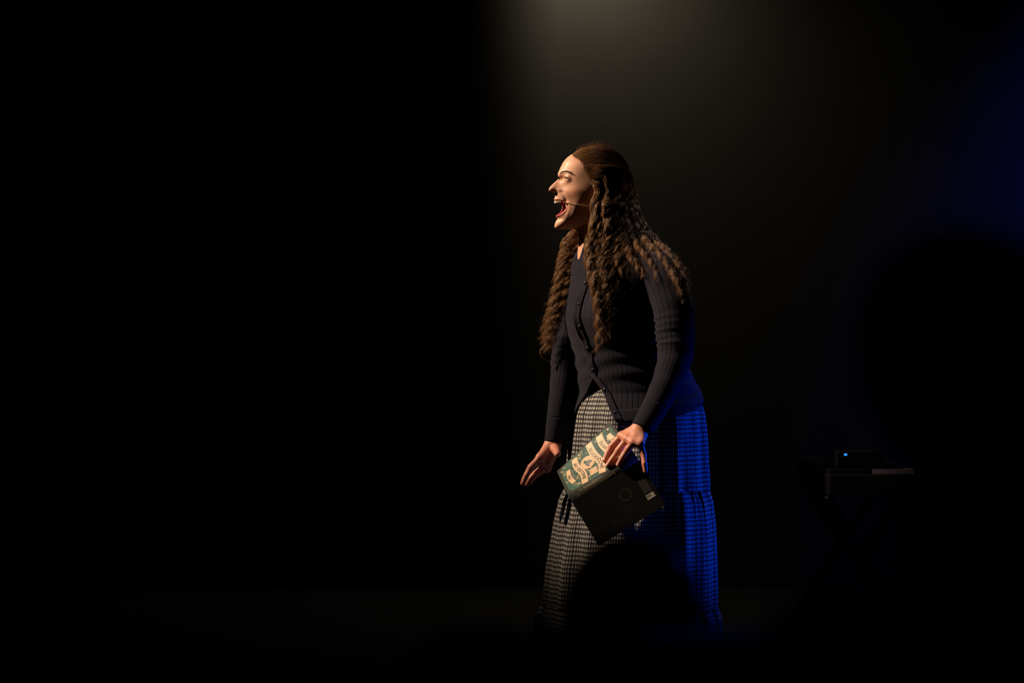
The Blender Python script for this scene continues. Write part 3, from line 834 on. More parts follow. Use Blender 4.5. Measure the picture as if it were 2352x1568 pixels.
# ---------------- tiered gingham skirt
SK = np.array([(862,1462,112),(900,1467,132),(950,1465,149),(1000,1464,155),(1060,1462,159),(1122,1461,164),(1150,1459,174),(1200,1456,183),
               (1300,1450,193),(1388,1446,198),(1415,1444,208),(1490,1440,217),(1548,1438,222)], float)
rs = np.random.RandomState(5)
def tier(py0, py1, fabric, nf_lo, seed, amp0, amp1, flare):
    n, N = 54, 601
    r_ = np.random.RandomState(seed)
    ph = np.linspace(0, 2*PI, N); P = np.zeros((n, N, 3)); UV = np.zeros((n, N, 2))
    ks = [(k, r_.uniform(0, 2*PI), r_.uniform(.4, 1)) for k in (nf_lo, nf_lo+3, nf_lo+7, nf_lo+12)]
    kf = [(k, r_.uniform(0, 2*PI), r_.uniform(.5, 1)) for k in (61, 83, 104)]
    for i in range(n):
        u = i/(n-1); py = py0+(py1-py0)*u
        cx = np.interp(py, SK[:, 0], SK[:, 1]); rp = np.interp(py, SK[:, 0], SK[:, 2])/740.0
        c = pw(cx, py, 0.0)
        drift = 0.25*np.sin(3*ph+seed)*u
        big = sum(w*np.cos(k*ph+p+drift*4+0.4*math.sin(2.1*u+p)) for k, p, w in ks)/len(ks)
        big = np.sign(big)*np.abs(big)**0.8
        fine = sum(w*np.cos(k*ph+p+1.3*np.sin(5*ph+k)) for k, p, w in kf)/len(kf)
        A = amp0+(amp1-amp0)*u**0.8
        gath = math.exp(-u/0.10); gath2 = 0.6*math.exp(-(1-u)/0.05)
        r = 1+0*ph; d = A*big+(0.0046*gath+0.0028*gath2+0.0009)*fine
        d = d-0.006*math.exp(-u/0.03)-0.004*math.exp(-(1-u)/0.03)
        P[i] = c+((1.075*rp+d)*np.sin(ph))[:, None]*LF+((0.945*rp+d)*np.cos(ph))[:, None]*FW
        UV[i, :, 0] = ph/(2*PI)*fabric; UV[i, :, 1] = (py-py0)/740.0*1.04
    return loft('skirt_tier', P, UV, M['gingham'], W)
tier(864, 1124, 2.15, 11, 3, 0.009, 0.0170, 0)
tier(1120, 1391, 2.8, 13, 9, 0.010, 0.0200, 0)
tier(1387, 1548, 3.40, 17, 12, 0.010, 0.0180, 0)
# shoes
for L in LEGS:
    ank = pw(*L[2])
    g = Grid(ank+np.array([-0.20, -0.14, -ank[2]+0.0005]), ank+np.array([0.08, 0.08, 0.04]), 0.005)
    g.chain([np.array([ank[0]+0.02, ank[1]+0.012, 0.035]), np.array([ank[0]-0.06, ank[1]-0.037, 0.034]), np.array([ank[0]-0.14, ank[1]-0.086, 0.026])], [.036, .042, .027], 0.01)
    g.chain([np.array([ank[0], ank[1], 0.05]), ank+np.array([0, 0, 0.02])], [.043, .041], 0.02)
    g.F = np.maximum(g.F, (0.002-g.Z)); g.F = np.maximum(g.F, g.Z-np.float32(ank[2]+0.03))
    v, q = g.mesh(1); v[:, 2] = np.maximum(v[:, 2], 0.0015)
    mesh_obj('boot', v, q, M['black'], W)

# ---------------- hair: every strand is a thin three-sided tube, gathered into locks
class Hair:
    def __init__(s): s.P = []; s.R = []
    def strands(s, P, r0):           # P (n, m, 3)
        n, m, _ = P.shape
        t = np.linspace(0, 1, m)
        R = r0*np.clip((1-t)*3.0, 0.25, 1)*np.clip(t*7+0.3, 0, 1)*np.ones((n, 1))
        s.P.append(P); s.R.append(R)
    def build(s, name, parent):
        VV = []; FF = []; o = 0
        for P, R in zip(s.P, s.R):
            n, m, _ = P.shape
            T = np.gradient(P, axis=1); T /= np.linalg.norm(T, axis=2, keepdims=True)+1e-12
            ref = np.array([0.31, -0.90, 0.30]); A = np.cross(T, ref); A /= np.linalg.norm(A, axis=2, keepdims=True)+1e-9
            B = np.cross(T, A)
            ring = [P+R[..., None]*(math.cos(a)*A+math.sin(a)*B) for a in (0.5, 0.5+2*PI/3, 0.5+4*PI/3)]
            V = np.stack(ring, 2).reshape(-1, 3)
            i = (np.arange(n)[:, None, None]*m+np.arange(m-1)[None, :, None])*3
            k = np.arange(3)[None, None, :]; k2 = (k+1) % 3
            f = np.stack([i+k, i+k2, i+3+k2, i+3+k], -1).reshape(-1, 4)+o
            VV.append(V); FF.append(f); o += len(V)
        return mesh_obj(name, np.concatenate(VV), np.concatenate(FF), M['hair'], parent)
rh = np.random.RandomState(11)
def lock(H, pts, r0, r1, n, amp=(0.002, 0.012), wl=0.055, ph=None, m=56, curl_from=0.25, frizz=0.0004, thin=0.00040, spread=0.12, rmid=None, lenvar=0.12, flat=1.0):
    C = catmull([pw(*p) for p in pts], 160)
    s = np.concatenate([[0], np.cumsum(np.linalg.norm(np.diff(C, axis=0), axis=1))]); L = s[-1]
    ph = rh.uniform(0, 2*PI) if ph is None else ph
    end = 1-lenvar*rh.rand(n)**1.5
    t = np.linspace(0, 1, m)[None, :]*end[:, None]                      # (n,m)
    pos = np.stack([np.interp(t*L, s, C[:, k]) for k in range(3)], -1)
    T = np.stack([np.interp(t*L, s, np.gradient(C[:, k], s)) for k in range(3)], -1); T /= np.linalg.norm(T, axis=2, keepdims=True)
    A = np.cross(T, np.array([0.0, -1.0, 0.0])); A /= np.linalg.norm(A, axis=2, keepdims=True)+1e-9
    B = np.cross(T, A)
    rad = r0+(r1-r0)*t
    if rmid is not None: rad = np.where(t < 0.5, r0+(rmid-r0)*t*2, rmid+(r1-rmid)*(t*2-1))
    rho = np.sqrt(rh.rand(n)); fi = rh.uniform(0, 2*PI, n)
    tw = 1.2*t
    offA = rad*rho[:, None]*np.cos(fi[:, None]+tw); offB = rad*rho[:, None]*np.sin(fi[:, None]+tw)*0.8*(0.3+0.7*np.clip(t/0.35, 0, 1))
    g = np.clip((t-curl_from)/(1-curl_from), 0, 1)
    am = (amp[0]+(amp[1]-amp[0])*g**0.7)*np.clip(t*L/0.11-0.2, 0, 1)
    w_ = wl*(1-0.20*g)*(0.985+0.03*rh.rand(n))[:, None]
    pz = ph+spread*rh.randn(n)[:, None]+2*PI*t*L/w_
    offA = offA+am*np.cos(pz)*flat; offB = offB+am*np.sin(pz)
    fz = frizz*(0.3+g)
    nA = sum(rh.randn(n, 1)*np.sin(2*PI*t*f+rh.uniform(0, 6.28, (n, 1))) for f in (2.3, 5.1, 8.7))
    nB = sum(rh.randn(n, 1)*np.sin(2*PI*t*f+rh.uniform(0, 6.28, (n, 1))) for f in (2.9, 6.1, 7.7))
    pos = pos+A*(offA+fz*nA)[..., None]+B*(offB+fz*nB)[..., None]
    H.strands(pos, thin)
H = Hair()
# combed-back crown: great circles over the skull to the clip at the back
EC = np.array([hx(1369), 0, hz(421)]); ER = np.array([82*SCL, 0.0815, 82*SCL])
def sph(px, py, l):
    d = np.array([hx(px), l, hz(py)])-EC; return d/ER
def comb(starts, tie, n, lift, m=15, jit=0.05, over=0.0, thin=0.00046):
    S = np.array(starts); NS = np.linalg.norm(S, axis=1)
    u = rh.rand(n)*(len(S)-1); i = np.minimum(u.astype(int), len(S)-2); f = (u-i)[:, None]
    n0 = (NS[i]*(1-f[:, 0])+NS[i+1]*f[:, 0])[:, None]
    a = S[i]*(1-f)+S[i+1]*f+rh.randn(n, 3)*0.040; a /= np.linalg.norm(a, axis=1)[:, None]
    b = tie+rh.randn(n, 3)*jit; b /= np.linalg.norm(b, axis=1)[:, None]
    om = np.arccos(np.clip((a*b).sum(1), -1, 1))[:, None]
    t = np.linspace(0, 1, m)[None, :]
    d = (np.sin((1-t)*om)/np.sin(om))[..., None]*a[:, None]+(np.sin(t*om)/np.sin(om))[..., None]*b[:, None]
    # sag: strands bow a little on their way
    bow = 0.10*np.sin(PI*t)[..., None]*np.array([0, 0, -1.0])*rh.uniform(-0.3, 0.9, (n, 1, 1))
    d = d+bow; d /= np.linalg.norm(d, axis=2, keepdims=True)
    h_ = ((n0*0.992)*(1-t)**2+0.985*(1-(1-t)**2)+lift*np.sin(PI*np.clip(t*1.05, 0, 1))**0.8*rh.uniform(0.35, 1.0, (n, 1))+0.004*np.sin(16*t+rh.uniform(0, 6, (n, 1))))
    P = EC+d*ER*h_[..., None]
    H.strands(hwa(P.reshape(-1, 3)).reshape(P.shape), thin)
for sg in (1, -1):
    hl = [sph(1312, 357, sg*0.002), sph(1314, 358, sg*.022), sph(1322, 366, sg*.044), sph(1331, 381, sg*.058), sph(1335, 395, sg*.066), sph(1340, 410, sg*.070), sph(1348, 424, sg*.073), sph(1358, 436, sg*.077)]
    tie = sph(1437, 388, sg*0.020)
    comb(hl[:5], tie, 950, 0.055, jit=0.07); comb(hl[3:], tie, 800, 0.035, jit=0.10)
    mid = [sph(1330, 348, sg*.03), sph(1345, 362, sg*.055), sph(1352, 385, sg*.070), sph(1362, 405, sg*.079), sph(1372, 425, sg*.082)]
    comb(mid, tie, 720, 0.045, jit=0.09)
    top = [sph(1335, 345, sg*.003), sph(1350, 342, sg*.02), sph(1370, 345, sg*.045)]
    comb(top, sph(1443, 398, sg*.012), 500, 0.075, jit=0.06)
# hair over the back of the skull, falling from the clip and the crown
def skull_fall(px, py, l): return hw(hx(px), l, hz(py))
def wpx(p):        # world -> (px,py,Y), so locks can start on the skull
    k = FPX/(DIST+p[1]); return (1176+p[0]*k, 784-(p[2]-CAMZ)*k, p[1])
# near side curtain: (start px,py,l) then hanging points
NEAR = [
 # front face-framing wave
 ([(1352,424,.078),(1358,446,.082)], [(1363,474,-.128),(1366,500,-.135),(1356,545,-.150),(1352,590,-.178),(1362,640,-.205),(1372,700,-.222),(1375,770,-.222),(1366,812,-.215)], .010,.020,.008, 95, .045),
 ([(1360,420,.080),(1366,446,.085)], [(1374,475,-.132),(1381,505,-.140),(1374,550,-.155),(1366,595,-.182),(1374,640,-.208),(1384,690,-.222),(1390,740,-.226),(1393,785,-.220)], .010,.020,.007, 95, .048),
 ([(1370,410,.082),(1378,446,.086)], [(1386,480,-.132),(1392,515,-.142),(1388,560,-.158),(1380,605,-.186),(1386,650,-.210),(1396,700,-.222),(1399,750,-.222)], .010,.022,.006, 95, .050),
 ([(1380,404,.081),(1390,440,.085)], [(1396,480,-.130),(1402,520,-.140),(1401,560,-.155),(1396,600,-.182),(1402,640,-.202),(1414,685,-.212),(1424,720,-.210)], .011,.022,.006, 80, .052),
 ([(1390,400,.078),(1402,440,.082)], [(1408,485,-.125),(1414,525,-.135),(1418,560,-.155),(1418,590,-.178),(1424,620,-.196),(1438,640,-.205)], .011,.022,.006, 75, .050),
 ([(1400,396,.072),(1414,440,.075)], [(1420,485,-.115),(1428,525,-.128),(1436,560,-.152),(1446,590,-.180),(1462,612,-.205),(1478,640,-.225)], .011,.022,.006, 75, .050),
 ([(1410,394,.062),(1424,440,.066)], [(1432,485,-.105),(1444,525,-.122),(1458,556,-.150),(1476,580,-.185),(1500,612,-.222),(1512,650,-.250)], .011,.022,.006, 75, .052),
 ([(1420,392,.050),(1434,440,.054)], [(1444,485,-.092),(1460,525,-.110),(1480,552,-.145),(1504,578,-.180),(1530,610,-.222),(1552,650,-.255),(1566,700,-.262)], .011,.022,.006, 75, .054),
 ([(1428,392,.036),(1443,440,.040)], [(1454,485,-.075),(1472,525,-.095),(1494,550,-.125),(1522,575,-.160),(1552,610,-.200),(1572,650,-.230),(1580,690,-.240)], .012,.022,.006, 80, .054),
 ([(1434,394,.020),(1450,440,.022)], [(1461,485,-.055),(1480,525,-.070),(1502,550,-.095),(1530,578,-.120),(1556,615,-.140),(1574,660,-.150),(1582,710,-.155)], .012,.022,.007, 80, .054),
 ([(1438,398,.004),(1453,445,.004)], [(1464,490,-.030),(1482,528,-.040),(1502,560,-.055),(1528,600,-.070),(1550,650,-.080),(1564,710,-.085)], .012,.022,.008, 75, .054),
 ([(1436,402,-.018),(1450,450,-.020)], [(1458,495,0.0),(1474,535,.005),(1494,575,.0),(1516,630,-.01),(1534,700,-.02)], .012,.022,.008, 70, .054),
 ([(1425,405,-.045),(1438,450,-.048)], [(1444,500,.04),(1456,540,.045),(1474,590,.045),(1492,660,.04)], .012,.022,.008, 60, .054)]
for q0, (hd, tail, r0, rm, r1, n, wl) in enumerate(NEAR):
    f_ = min(q0/9.0, 1.0)
    rt_ = np.array([1343, 421, .0735])*(1-f_)+np.array([1334, 388, .064])*f_
    md_ = (rt_+np.array(hd[0]))/2; md_[2] = max(md_[2], np.interp(md_[0], [1340, 1370, 1400, 1440], [.073, .083, .080, .045]))
    pts = [wpx(skull_fall(*rt_)), wpx(skull_fall(*md_))]+[wpx(skull_fall(*p)) for p in hd]+tail
    if q0 > 9: pts = pts[2:]
    for k in range(5):
        j = np.array([rh.uniform(-7.0, 7.0), rh.uniform(-3, 3), rh.uniform(-.012, .008)])
        pp = [tuple(np.array(p)+j*(0.25+0.75*q/len(pts))*(1 if q else 0.5)) for q, p in enumerate(pts)]
        cut = len(pp)-(0, 0, 1, 0, 1)[k]
        lock(H, pp[:cut], 0.0095, 0.0022, int(n*0.46), amp=(0.0036, 0.0095*rh.uniform(.65, 1.25)), wl=0.066*rh.uniform(0.84, 1.22), ph=0.35*q0+rh.uniform(-.9, .9), rmid=rm*0.42, curl_from=0.30, frizz=0.00045, spread=0.16, flat=0.75)
# inner fill beside the neck so no daylight shows through
for a in range(6):
    x = 1372+a*11
    lock(H, [(x,430,-.085),(x+6,480,-.095),(x+10,530,-.105),(x+10,580,-.135),(x+8,620,-.150)], .012, .012, 60, amp=(0.001, 0.006), wl=.06, rmid=.018, m=26)
    lock(H, [(x+20,430,.03),(x+26,480,.03),(x+34,530,.02),(x+40,580,.02),(x+42,640,.03)], .012, .014, 50, amp=(0.001, 0.006), wl=.06, rmid=.018, m=26)
# far side: falls over the far shoulder and down the chest
FARL = [[(1352,470,.050),(1334,510,.035),(1316,545,.012),(1303,590,.000),(1294,640,-.012),(1280,700,-.022),(1266,760,-.022),(1258,812,-.015)],
        [(1350,475,.048),(1328,520,.030),(1308,550,.008),(1295,600,-.004),(1285,650,-.014),(1272,710,-.022),(1258,765,-.020),(1250,800,-.015)],
        [(1352,480,.050),(1336,525,.034),(1318,560,.014),(1306,610,.002),(1298,665,-.016),(1284,720,-.026),(1272,770,-.024),(1264,800,-.018)],
        [(1348,480,.055),(1324,528,.040),(1301,552,.018),(1289,600,.008),(1278,660,.000),(1264,715,-.006),(1250,760,-.006),(1245,785,-.004)],
        [(1354,480,.045),(1340,530,.028),(1324,570,.008),(1311,620,-.006),(1302,670,-.022),(1290,715,-.030)]]
for pts in FARL:
    for k in range(6):
        j = np.array([rh.uniform(-9, 9), rh.uniform(-6, 6), rh.uniform(-.014, .014)])
        pp = [tuple(np.array(p)+j*(0.2+0.8*q/len(pts))) for q, p in enumerate(pts)]
        lock(H, pp, .009, .0018, 36, amp=(0.0035, 0.0080), wl=rh.uniform(.046, .060), rmid=.0065, curl_from=0.1, frizz=0.0007, spread=0.25, lenvar=0.2)
lock(H, [(1268,770,-.02),(1256,790,-.018),(1242,805,-.016),(1247,822,-.014),(1262,829,-.012),(1275,826,-.01)], .004, .001, 14, amp=(.0005, .001), wl=.2, curl_from=.5, frizz=.0005)
# loose ends, fly-aways
for k in range(150):
    pts = NEAR[rh.randint(0, 12)]
    base = [wpx(skull_fall(*p)) for p in pts[0]]+pts[1]
    j = np.array([rh.uniform(-16, 22), rh.uniform(-10, 6), rh.uniform(-.02, .01)])
    pp = [tuple(np.array(p)+j*(q/len(base))) for q, p in enumerate(base)]
    lock(H, pp, .003, .006, 3, amp=(0.002, 0.012), wl=rh.uniform(.04, .09), curl_from=0.2, frizz=.002, thin=.00026, spread=1.0, lenvar=.4, m=40)
for k in range(70):
    base = FARL[rh.randint(0, 5)]; j = np.array([rh.uniform(-16, 10), rh.uniform(-8, 8), rh.uniform(-.01, .01)])
    pp = [tuple(np.array(p)+j*(q/len(base))) for q, p in enumerate(base)]
    lock(H, pp, .004, .008, 3, amp=(0.003, 0.012), wl=rh.uniform(.03, .06), curl_from=0.1, frizz=.0025, thin=.00026, spread=1.0, lenvar=.5, m=40)
for k in range(22):      # wisps standing off the crown
    x = rh.uniform(1316, 1350); l = rh.uniform(-.03, .035)
    p = [wpx(hw(hx(x), l, hz(356-(x-1312)*0.32))), wpx(hw(hx(x+14), l, hz(340-rh.uniform(0, 9)))), wpx(hw(hx(x+42), l, hz(333-rh.uniform(-2, 9)))), wpx(hw(hx(x+75), l*0.7, hz(346-rh.uniform(-4, 6))))]
    lock(H, p, .001, .002, 1, amp=(0, .001), wl=.2, frizz=.001, thin=.00024)
for k in range(26):      # and off the back
    t = rh.rand(); x = 1440+t*32; y = 395+t*120
    p = [(x, y, -.05), (x+rh.uniform(4, 12), y+rh.uniform(0, 12), -.05), (x+rh.uniform(8, 26), y+rh.uniform(-4, 34), -.05)]
    lock(H, p, .001, .003, 1, amp=(.0005, .003), wl=.05, frizz=.002, thin=.00024)
ho = H.build('hair', W); ho['kind'] = 'stuff'

# ================================================================== the book
def flat_pt(o, du, dw, n, u, w, h): return o+du*u+dw*w+n*h
BK = empty('book', BS, 'open paperback with teal and gold ribbon cover, held in her hand', 'book')
M['cover_dark'] = noisy('cover_ground', (0.014, 0.018, 0.016), (0.02, 0.025, 0.022), 30, 0.6, 0.2, 0.0)
M['back_dark'] = noisy('back_cover', (0.005, 0.005, 0.005), (0.007, 0.007, 0.007), 30, 0.6, 0.15, 0.0)
M['gold'] = noisy('printed_gold', (0.46, 0.27, 0.11), (0.52, 0.32, 0.15), 60, 0.5, 0.4, 0.0)
M['cream'] = noisy('printed_cream', (0.56, 0.37, 0.19), (0.63, 0.44, 0.24), 60, 0.5, 0.4, 0.0)
M['teal'] = noisy('printed_teal', (0.022, 0.075, 0.068), (0.050, 0.130, 0.105), 40, 0.6, 0.2, 0.0)
M['teal_lt'] = noisy('printed_light_teal', (0.10, 0.20, 0.14), (0.16, 0.27, 0.19), 50, 0.6, 0.2, 0.0)
M['ink'] = noisy('printed_ink', (0.035, 0.022, 0.014), (0.05, 0.03, 0.02), 60, 0.5, 0.4, 0.0)
M['dim_gold'] = noisy('printed_dim_gold', (0.17, 0.115, 0.06), (0.21, 0.14, 0.08), 60, 0.6, 0.2, 0.0)
M['faint'] = noisy('printed_faint', (0.018, 0.014, 0.012), (0.024, 0.019, 0.016), 60, 0.5, 0.4, 0.0)
M['grey_print'] = noisy('printed_grey', (0.030, 0.028, 0.027), (0.038, 0.036, 0.034), 60, 0.5, 0.4, 0.0)
M['sticker'] = noisy('white_sticker', (0.50, 0.46, 0.40), (0.56, 0.52, 0.46), 40, 0.5, 0.3, 0.0)
M['paper'] = noisy('page_edges', (0.55, 0.48, 0.36), (0.66, 0.59, 0.46), 300, 0.9, 0.2, 0.3)
def slab_uvw(name, o, du, dw, n, L, Wd, t, m, parent, bend=0.0, fn=None):
    """thin board from o; the cover bows slightly: bend lifts the fore edge along n"""
    K = 14; U = 18 if fn else 2; Pt = []
    for side in (0, -t):
        for iu in range(U):
            u = L*iu/(U-1)
            for k in range(K):
                w = Wd*k/(K-1); Pt.append(fn(w, u, side) if fn else o+du*u+dw*w+n*(side+bend*(w/Wd)**2))
    F = []; q = lambda s, u, k: (s*U+u)*K+k
    for iu in range(U-1):
        for k in range(K-1):
            F.append((q(0,iu,k), q(0,iu+1,k), q(0,iu+1,k+1), q(0,iu,k+1))); F.append((q(1,iu,k), q(1,iu,k+1), q(1,iu+1,k+1), q(1,iu+1,k)))
        for k in (0, K-1): F.append((q(0,iu,k), q(1,iu,k), q(1,iu+1,k), q(0,iu+1,k)))
    for k in range(K-1):
        for iu in (0, U-1): F.append((q(0,iu,k), q(0,iu,k+1), q(1,iu,k+1), q(1,iu,k)))
    ob = mesh_obj(name, Pt, F, m, parent, smooth=False)
    bm = bmesh.new(); bm.from_mesh(ob.data); bmesh.ops.recalc_face_normals(bm, faces=bm.faces); bm.to_mesh(ob.data); bm.free()
    return ob
CT = 0.0007
def fpt(a, b, h):           # front cover surface (slightly twisted); a from the spine, b from the head
    s = b/B_LEN; return BS_F+BU*b+((1-s)*BE0+s*BE1)*a+BN*h
fc = slab_uvw('front_cover', None, BU, BW, BN, B_LEN, B_WID, CT, M['cover_dark'], BK, fn=fpt)
bc = slab_uvw('back_cover', BS_B, BU, BV, BNB, B_LEN, B_WID, CT, M['back_dark'], BK)
slab_uvw('page_block', None, BU, BW, BN, B_LEN-0.004, B_WID-0.004, 0.0105, M['paper'], BK, fn=lambda a, b, h: fpt(a, b+.002, h-CT))
slab_uvw('page_block', BS_B-BNB*CT+BU*0.002, BU, BV, BNB, B_LEN-0.004, B_WID-0.004, 0.0105, M['paper'], BK)
# spine: gently rounded strip between the two joints, bulging to the viewer
KS = 9; SP = []
SPN = BN+BNB; SPN /= np.linalg.norm(SPN)
def spine_pt(u, t, h=0.0):
    p = BS_B+(BS_F-BS_B)*t; b = math.sin(PI*t)*0.0035
    return p+BU*u+SPN*(b+h)
SV = [spine_pt(u, t, h) for h in (0, -0.0009) for u in (0, B_LEN) for t in np.linspace(0, 1, KS)]
SF = []
for k in range(KS-1):
    SF += [(k, k+1, KS+k+1, KS+k), (2*KS+k, 3*KS+k, 3*KS+k+1, 2*KS+k+1), (k, 2*KS+k, 2*KS+k+1, k+1), (KS+k, KS+k+1, 3*KS+k+1, 3*KS+k)]
sp = mesh_obj('spine', SV, SF, M['cover_dark'], BK)
# printed front: a = across the reading width (0 at the spine), b = down the cover (0 at the head)
def poly_print(name, pts, m, h, parent, fn=None):
    fn = fn or fpt
    return mesh_obj(name, [fn(a, b, h) for a, b in pts], [tuple(range(len(pts)))], m, parent, smooth=False)
def ribbon(name, cl, wid, m, h, parent, taper=None):
    C = catmull([(a, b, 0) for a, b in cl], 40)[:, :2]; T = np.gradient(C, axis=0); T /= np.linalg.norm(T, axis=1)[:, None]
    Nn = np.stack([-T[:, 1], T[:, 0]], 1); w = np.full(40, wid/2)
    if taper: w = w*np.interp(np.linspace(0, 1, 40), *taper)
    A = C+Nn*w[:, None]; B = C-Nn*w[:, None]
    V = [fpt(a, b, h) for a, b in A]+[fpt(a, b, h) for a, b in B]
    F = [(k, k+1, 41+k, 40+k) for k in range(39)]
    return mesh_obj(name, V, F, m, parent, smooth=False)
def disc(name, a, b, r, m, h, parent, r_in=0.0, sq=1.0, fn=None, n=36, wob=0.0, seed=0):
    fn = fn or fpt; rr = np.random.RandomState(seed); ang = np.linspace(0, 2*PI, n, endpoint=False)
    wv = 1+wob*(np.sin(3*ang+rr.uniform(0, 6))+np.sin(5*ang+rr.uniform(0, 6)))
    ri = r_in/r; rings = [1.0, 0.75+0.25*ri, 0.5+0.5*ri, 0.25+0.75*ri, ri]
    V = [fn(a+math.cos(t)*r*k*f, b+math.sin(t)*r*sq*k*f, h) for f in rings for t, k in zip(ang, wv)]
    F = [(g*n+k, g*n+(k+1) % n, (g+1)*n+(k+1) % n, (g+1)*n+k) for g in range(4) for k in range(n)]
    return mesh_obj(name, V, F, m, parent, smooth=False)
# teal panel with irregular edge
rr = np.random.RandomState(2)
NB, NA = 44, 14; PV = []
for i_ in range(NB):
    b_ = .010+(.224-.010)*i_/(NB-1); t_ = 2*i_/(NB-1)-1
    in_ = .010*max(0, abs(t_)-.72)/.28+.0012*math.sin(i_*1.9)+.0010*rr.randn()
    for k_ in range(NA): PV.append(fpt(.006+in_+(.141-2*in_)*k_/(NA-1), b_, .0003))
mesh_obj('cover_panel', PV, [tuple(q_) for q_ in grid_faces(NB, NA)], M['teal'], fc, smooth=False)
# swirls
for k in range(120):
    a0, b0 = rr.uniform(.012, .140), rr.uniform(.014, .218); r = rr.uniform(.004, .014); s = rr.choice([-1, 1]); t0 = rr.uniform(0, 6.28)
    cl = [(np.clip(a0+r*(1-q*.17)*math.cos(t0+s*q*.8), .006, .146), np.clip(b0+r*(1-q*.17)*math.sin(t0+s*q*.8), .008, .224)) for q in range(6)]
    ribbon('cover_swirl', cl, rr.uniform(.0010, .0030), M[['teal_lt', 'gold', 'cover_dark', 'cream', 'gold', 'teal_lt', 'cover_dark'][k % 7]], 0.00035+0.000004*k, fc, ([0, .3, 1], [.3, 1, .4]))
for k in range(26):
    a0, b0 = (rr.uniform(.010, .142), rr.choice([rr.uniform(.012, .05), rr.uniform(.185, .218), rr.uniform(.08, .12)]))
    disc('cover_blossom', a0, b0, rr.uniform(.0018, .0040), M['cream' if k % 3 else 'gold'], 0.00086, fc, n=10, wob=.2, seed=k)
# word ribbons (reading direction is away from the spine)
RIB = [([(.040,.034),(.075,.028),(.112,.034)], .015), ([(.008,.062),(.05,.071),(.10,.064),(.138,.070)], .021),
       ([(.006,.122),(.05,.135),(.10,.130),(.146,.134)], .022), ([(.008,.163),(.05,.176),(.10,.170),(.142,.176)], .023), ([(.030,.200),(.075,.208),(.120,.202)], .016)]
for cl, w in RIB:
    ribbon('title_ribbon', [(a, b+.0012) for a, b in cl], w+.004, M['ink'], 0.0009, fc)
    ribbon('title_ribbon', cl, w, M['cream'], 0.0010, fc)
disc('medallion', .082, .100, .027, M['gold'], .0012, fc, r_in=.019, sq=.92)
disc('medallion', .082, .100, .019, M['cream'], .0012, fc, sq=.92)
disc('medallion_motif', .080, .101, .0125, M['ink'], .0014, fc, wob=.2, seed=3)
disc('medallion_motif', .090, .094, .006, M['teal'], .0015, fc, wob=.2, seed=5)
poly_print('cover_scroll', [(.022,.088),(.048,.092),(.047,.118),(.020,.113)], M['cream'], .0013, fc)
for k in range(5): poly_print('scroll_line', [(.025,.0925+k*.0045),(.044,.0955+k*.0045),(.044,.0965+k*.0045),(.025,.0935+k*.0045)], M['dim_gold'], .0015, fc)

def text_mesh(name, s, size, o, right, up, n, m, parent, cl=None, spread=1.0):
    """lettering as flat meshes; laid along the centre line cl when given"""
    cu = bpy.data.curves.new('t', 'FONT'); cu.body = s; cu.size = size; cu.align_x = 'CENTER'; cu.align_y = 'CENTER'; cu.space_character = spread
    cu.resolution_u = 2; cu.offset = size*0.012
    ob = bpy.data.objects.new('t', cu); COL.objects.link(ob)
    dg = bpy.context.evaluated_depsgraph_get(); me = bpy.data.meshes.new_from_object(ob.evaluated_get(dg))
    V = np.array([v.co[:] for v in me.vertices]); F = [tuple(p.vertices) for p in me.polygons]
    bpy.data.objects.remove(ob); bpy.data.meshes.remove(me); bpy.data.curves.remove(cu)
    if cl is not None:
        C = catmull([(a, b, 0) for a, b in cl], 80)[:, :2]; sL = np.concatenate([[0], np.cumsum(np.linalg.norm(np.diff(C, axis=0), axis=1))])
        T = np.gradient(C, axis=0); T /= np.linalg.norm(T, axis=1)[:, None]
        s0 = V[:, 0]+sL[-1]/2
        c = np.stack([np.interp(s0, sL, C[:, k]) for k in (0, 1)], 1); t = np.stack([np.interp(s0, sL, T[:, k]) for k in (0, 1)], 1)
        nn = np.stack([t[:, 1], -t[:, 0]], 1)         # up = towards the head of the book (smaller b)
        ab = c+nn*V[:, 1:2]
        Wp = [fpt(a, b, .0017) for a, b in ab]
    else:
        Wp = [spine_pt(o[0]+v[0], min(max(o[1]+v[1]/0.024, 0.02), 0.98), 0.0004) for v in V]
    return mesh_obj(name, Wp, F, m, parent, smooth=False)
for (cl, w), s in zip(RIB, ('THE', 'BALLAD OF', 'JACQUOTTE', 'DELAHAYE', 'BRIONY')):
    text_mesh('title_lettering', s, w*0.80, None, None, None, None, M['ink'], fc, cl=cl, spread=1.05)
# spine lettering
su = BS_F-BS_B; su /= np.linalg.norm(su)
so = lambda u, t: spine_pt(u, t, 0.0003)
text_mesh('spine_lettering', 'THE', 0.006, (.040, .74), BU, su, SPN, M['dim_gold'], sp)
text_mesh('spine_lettering', 'BALLAD', 0.0115, (.074, .70), BU, su, SPN, M['dim_gold'], sp, spread=1.15)
text_mesh('spine_lettering', 'OF', 0.006, (.108, .74), BU, su, SPN, M['dim_gold'], sp)
text_mesh('spine_lettering', 'JACQUOTTE DELAHAYE', 0.0112, (.088, .28), BU, su, SPN, M['dim_gold'], sp, spread=1.12)
def spf(a, b, h): return spine_pt(b, a, h)
def spd(name, t, u, r, m, h, wob, seed): 
    ang = np.linspace(0, 2*PI, 20, endpoint=False); rr_ = np.random.RandomState(seed)
    wv = 1+wob*np.sin(3*ang+seed)+wob*np.sin(5*ang)
    return mesh_obj(name, [so(u+r*k*math.cos(q), t+r*k*.9*math.sin(q)/.024)+SPN*h for q, k in zip(ang, wv)], [tuple(range(20))], m, sp, smooth=False)
spd('spine_emblem', .5, .178, .0095, M['dim_gold'], .0012, .12, 1)
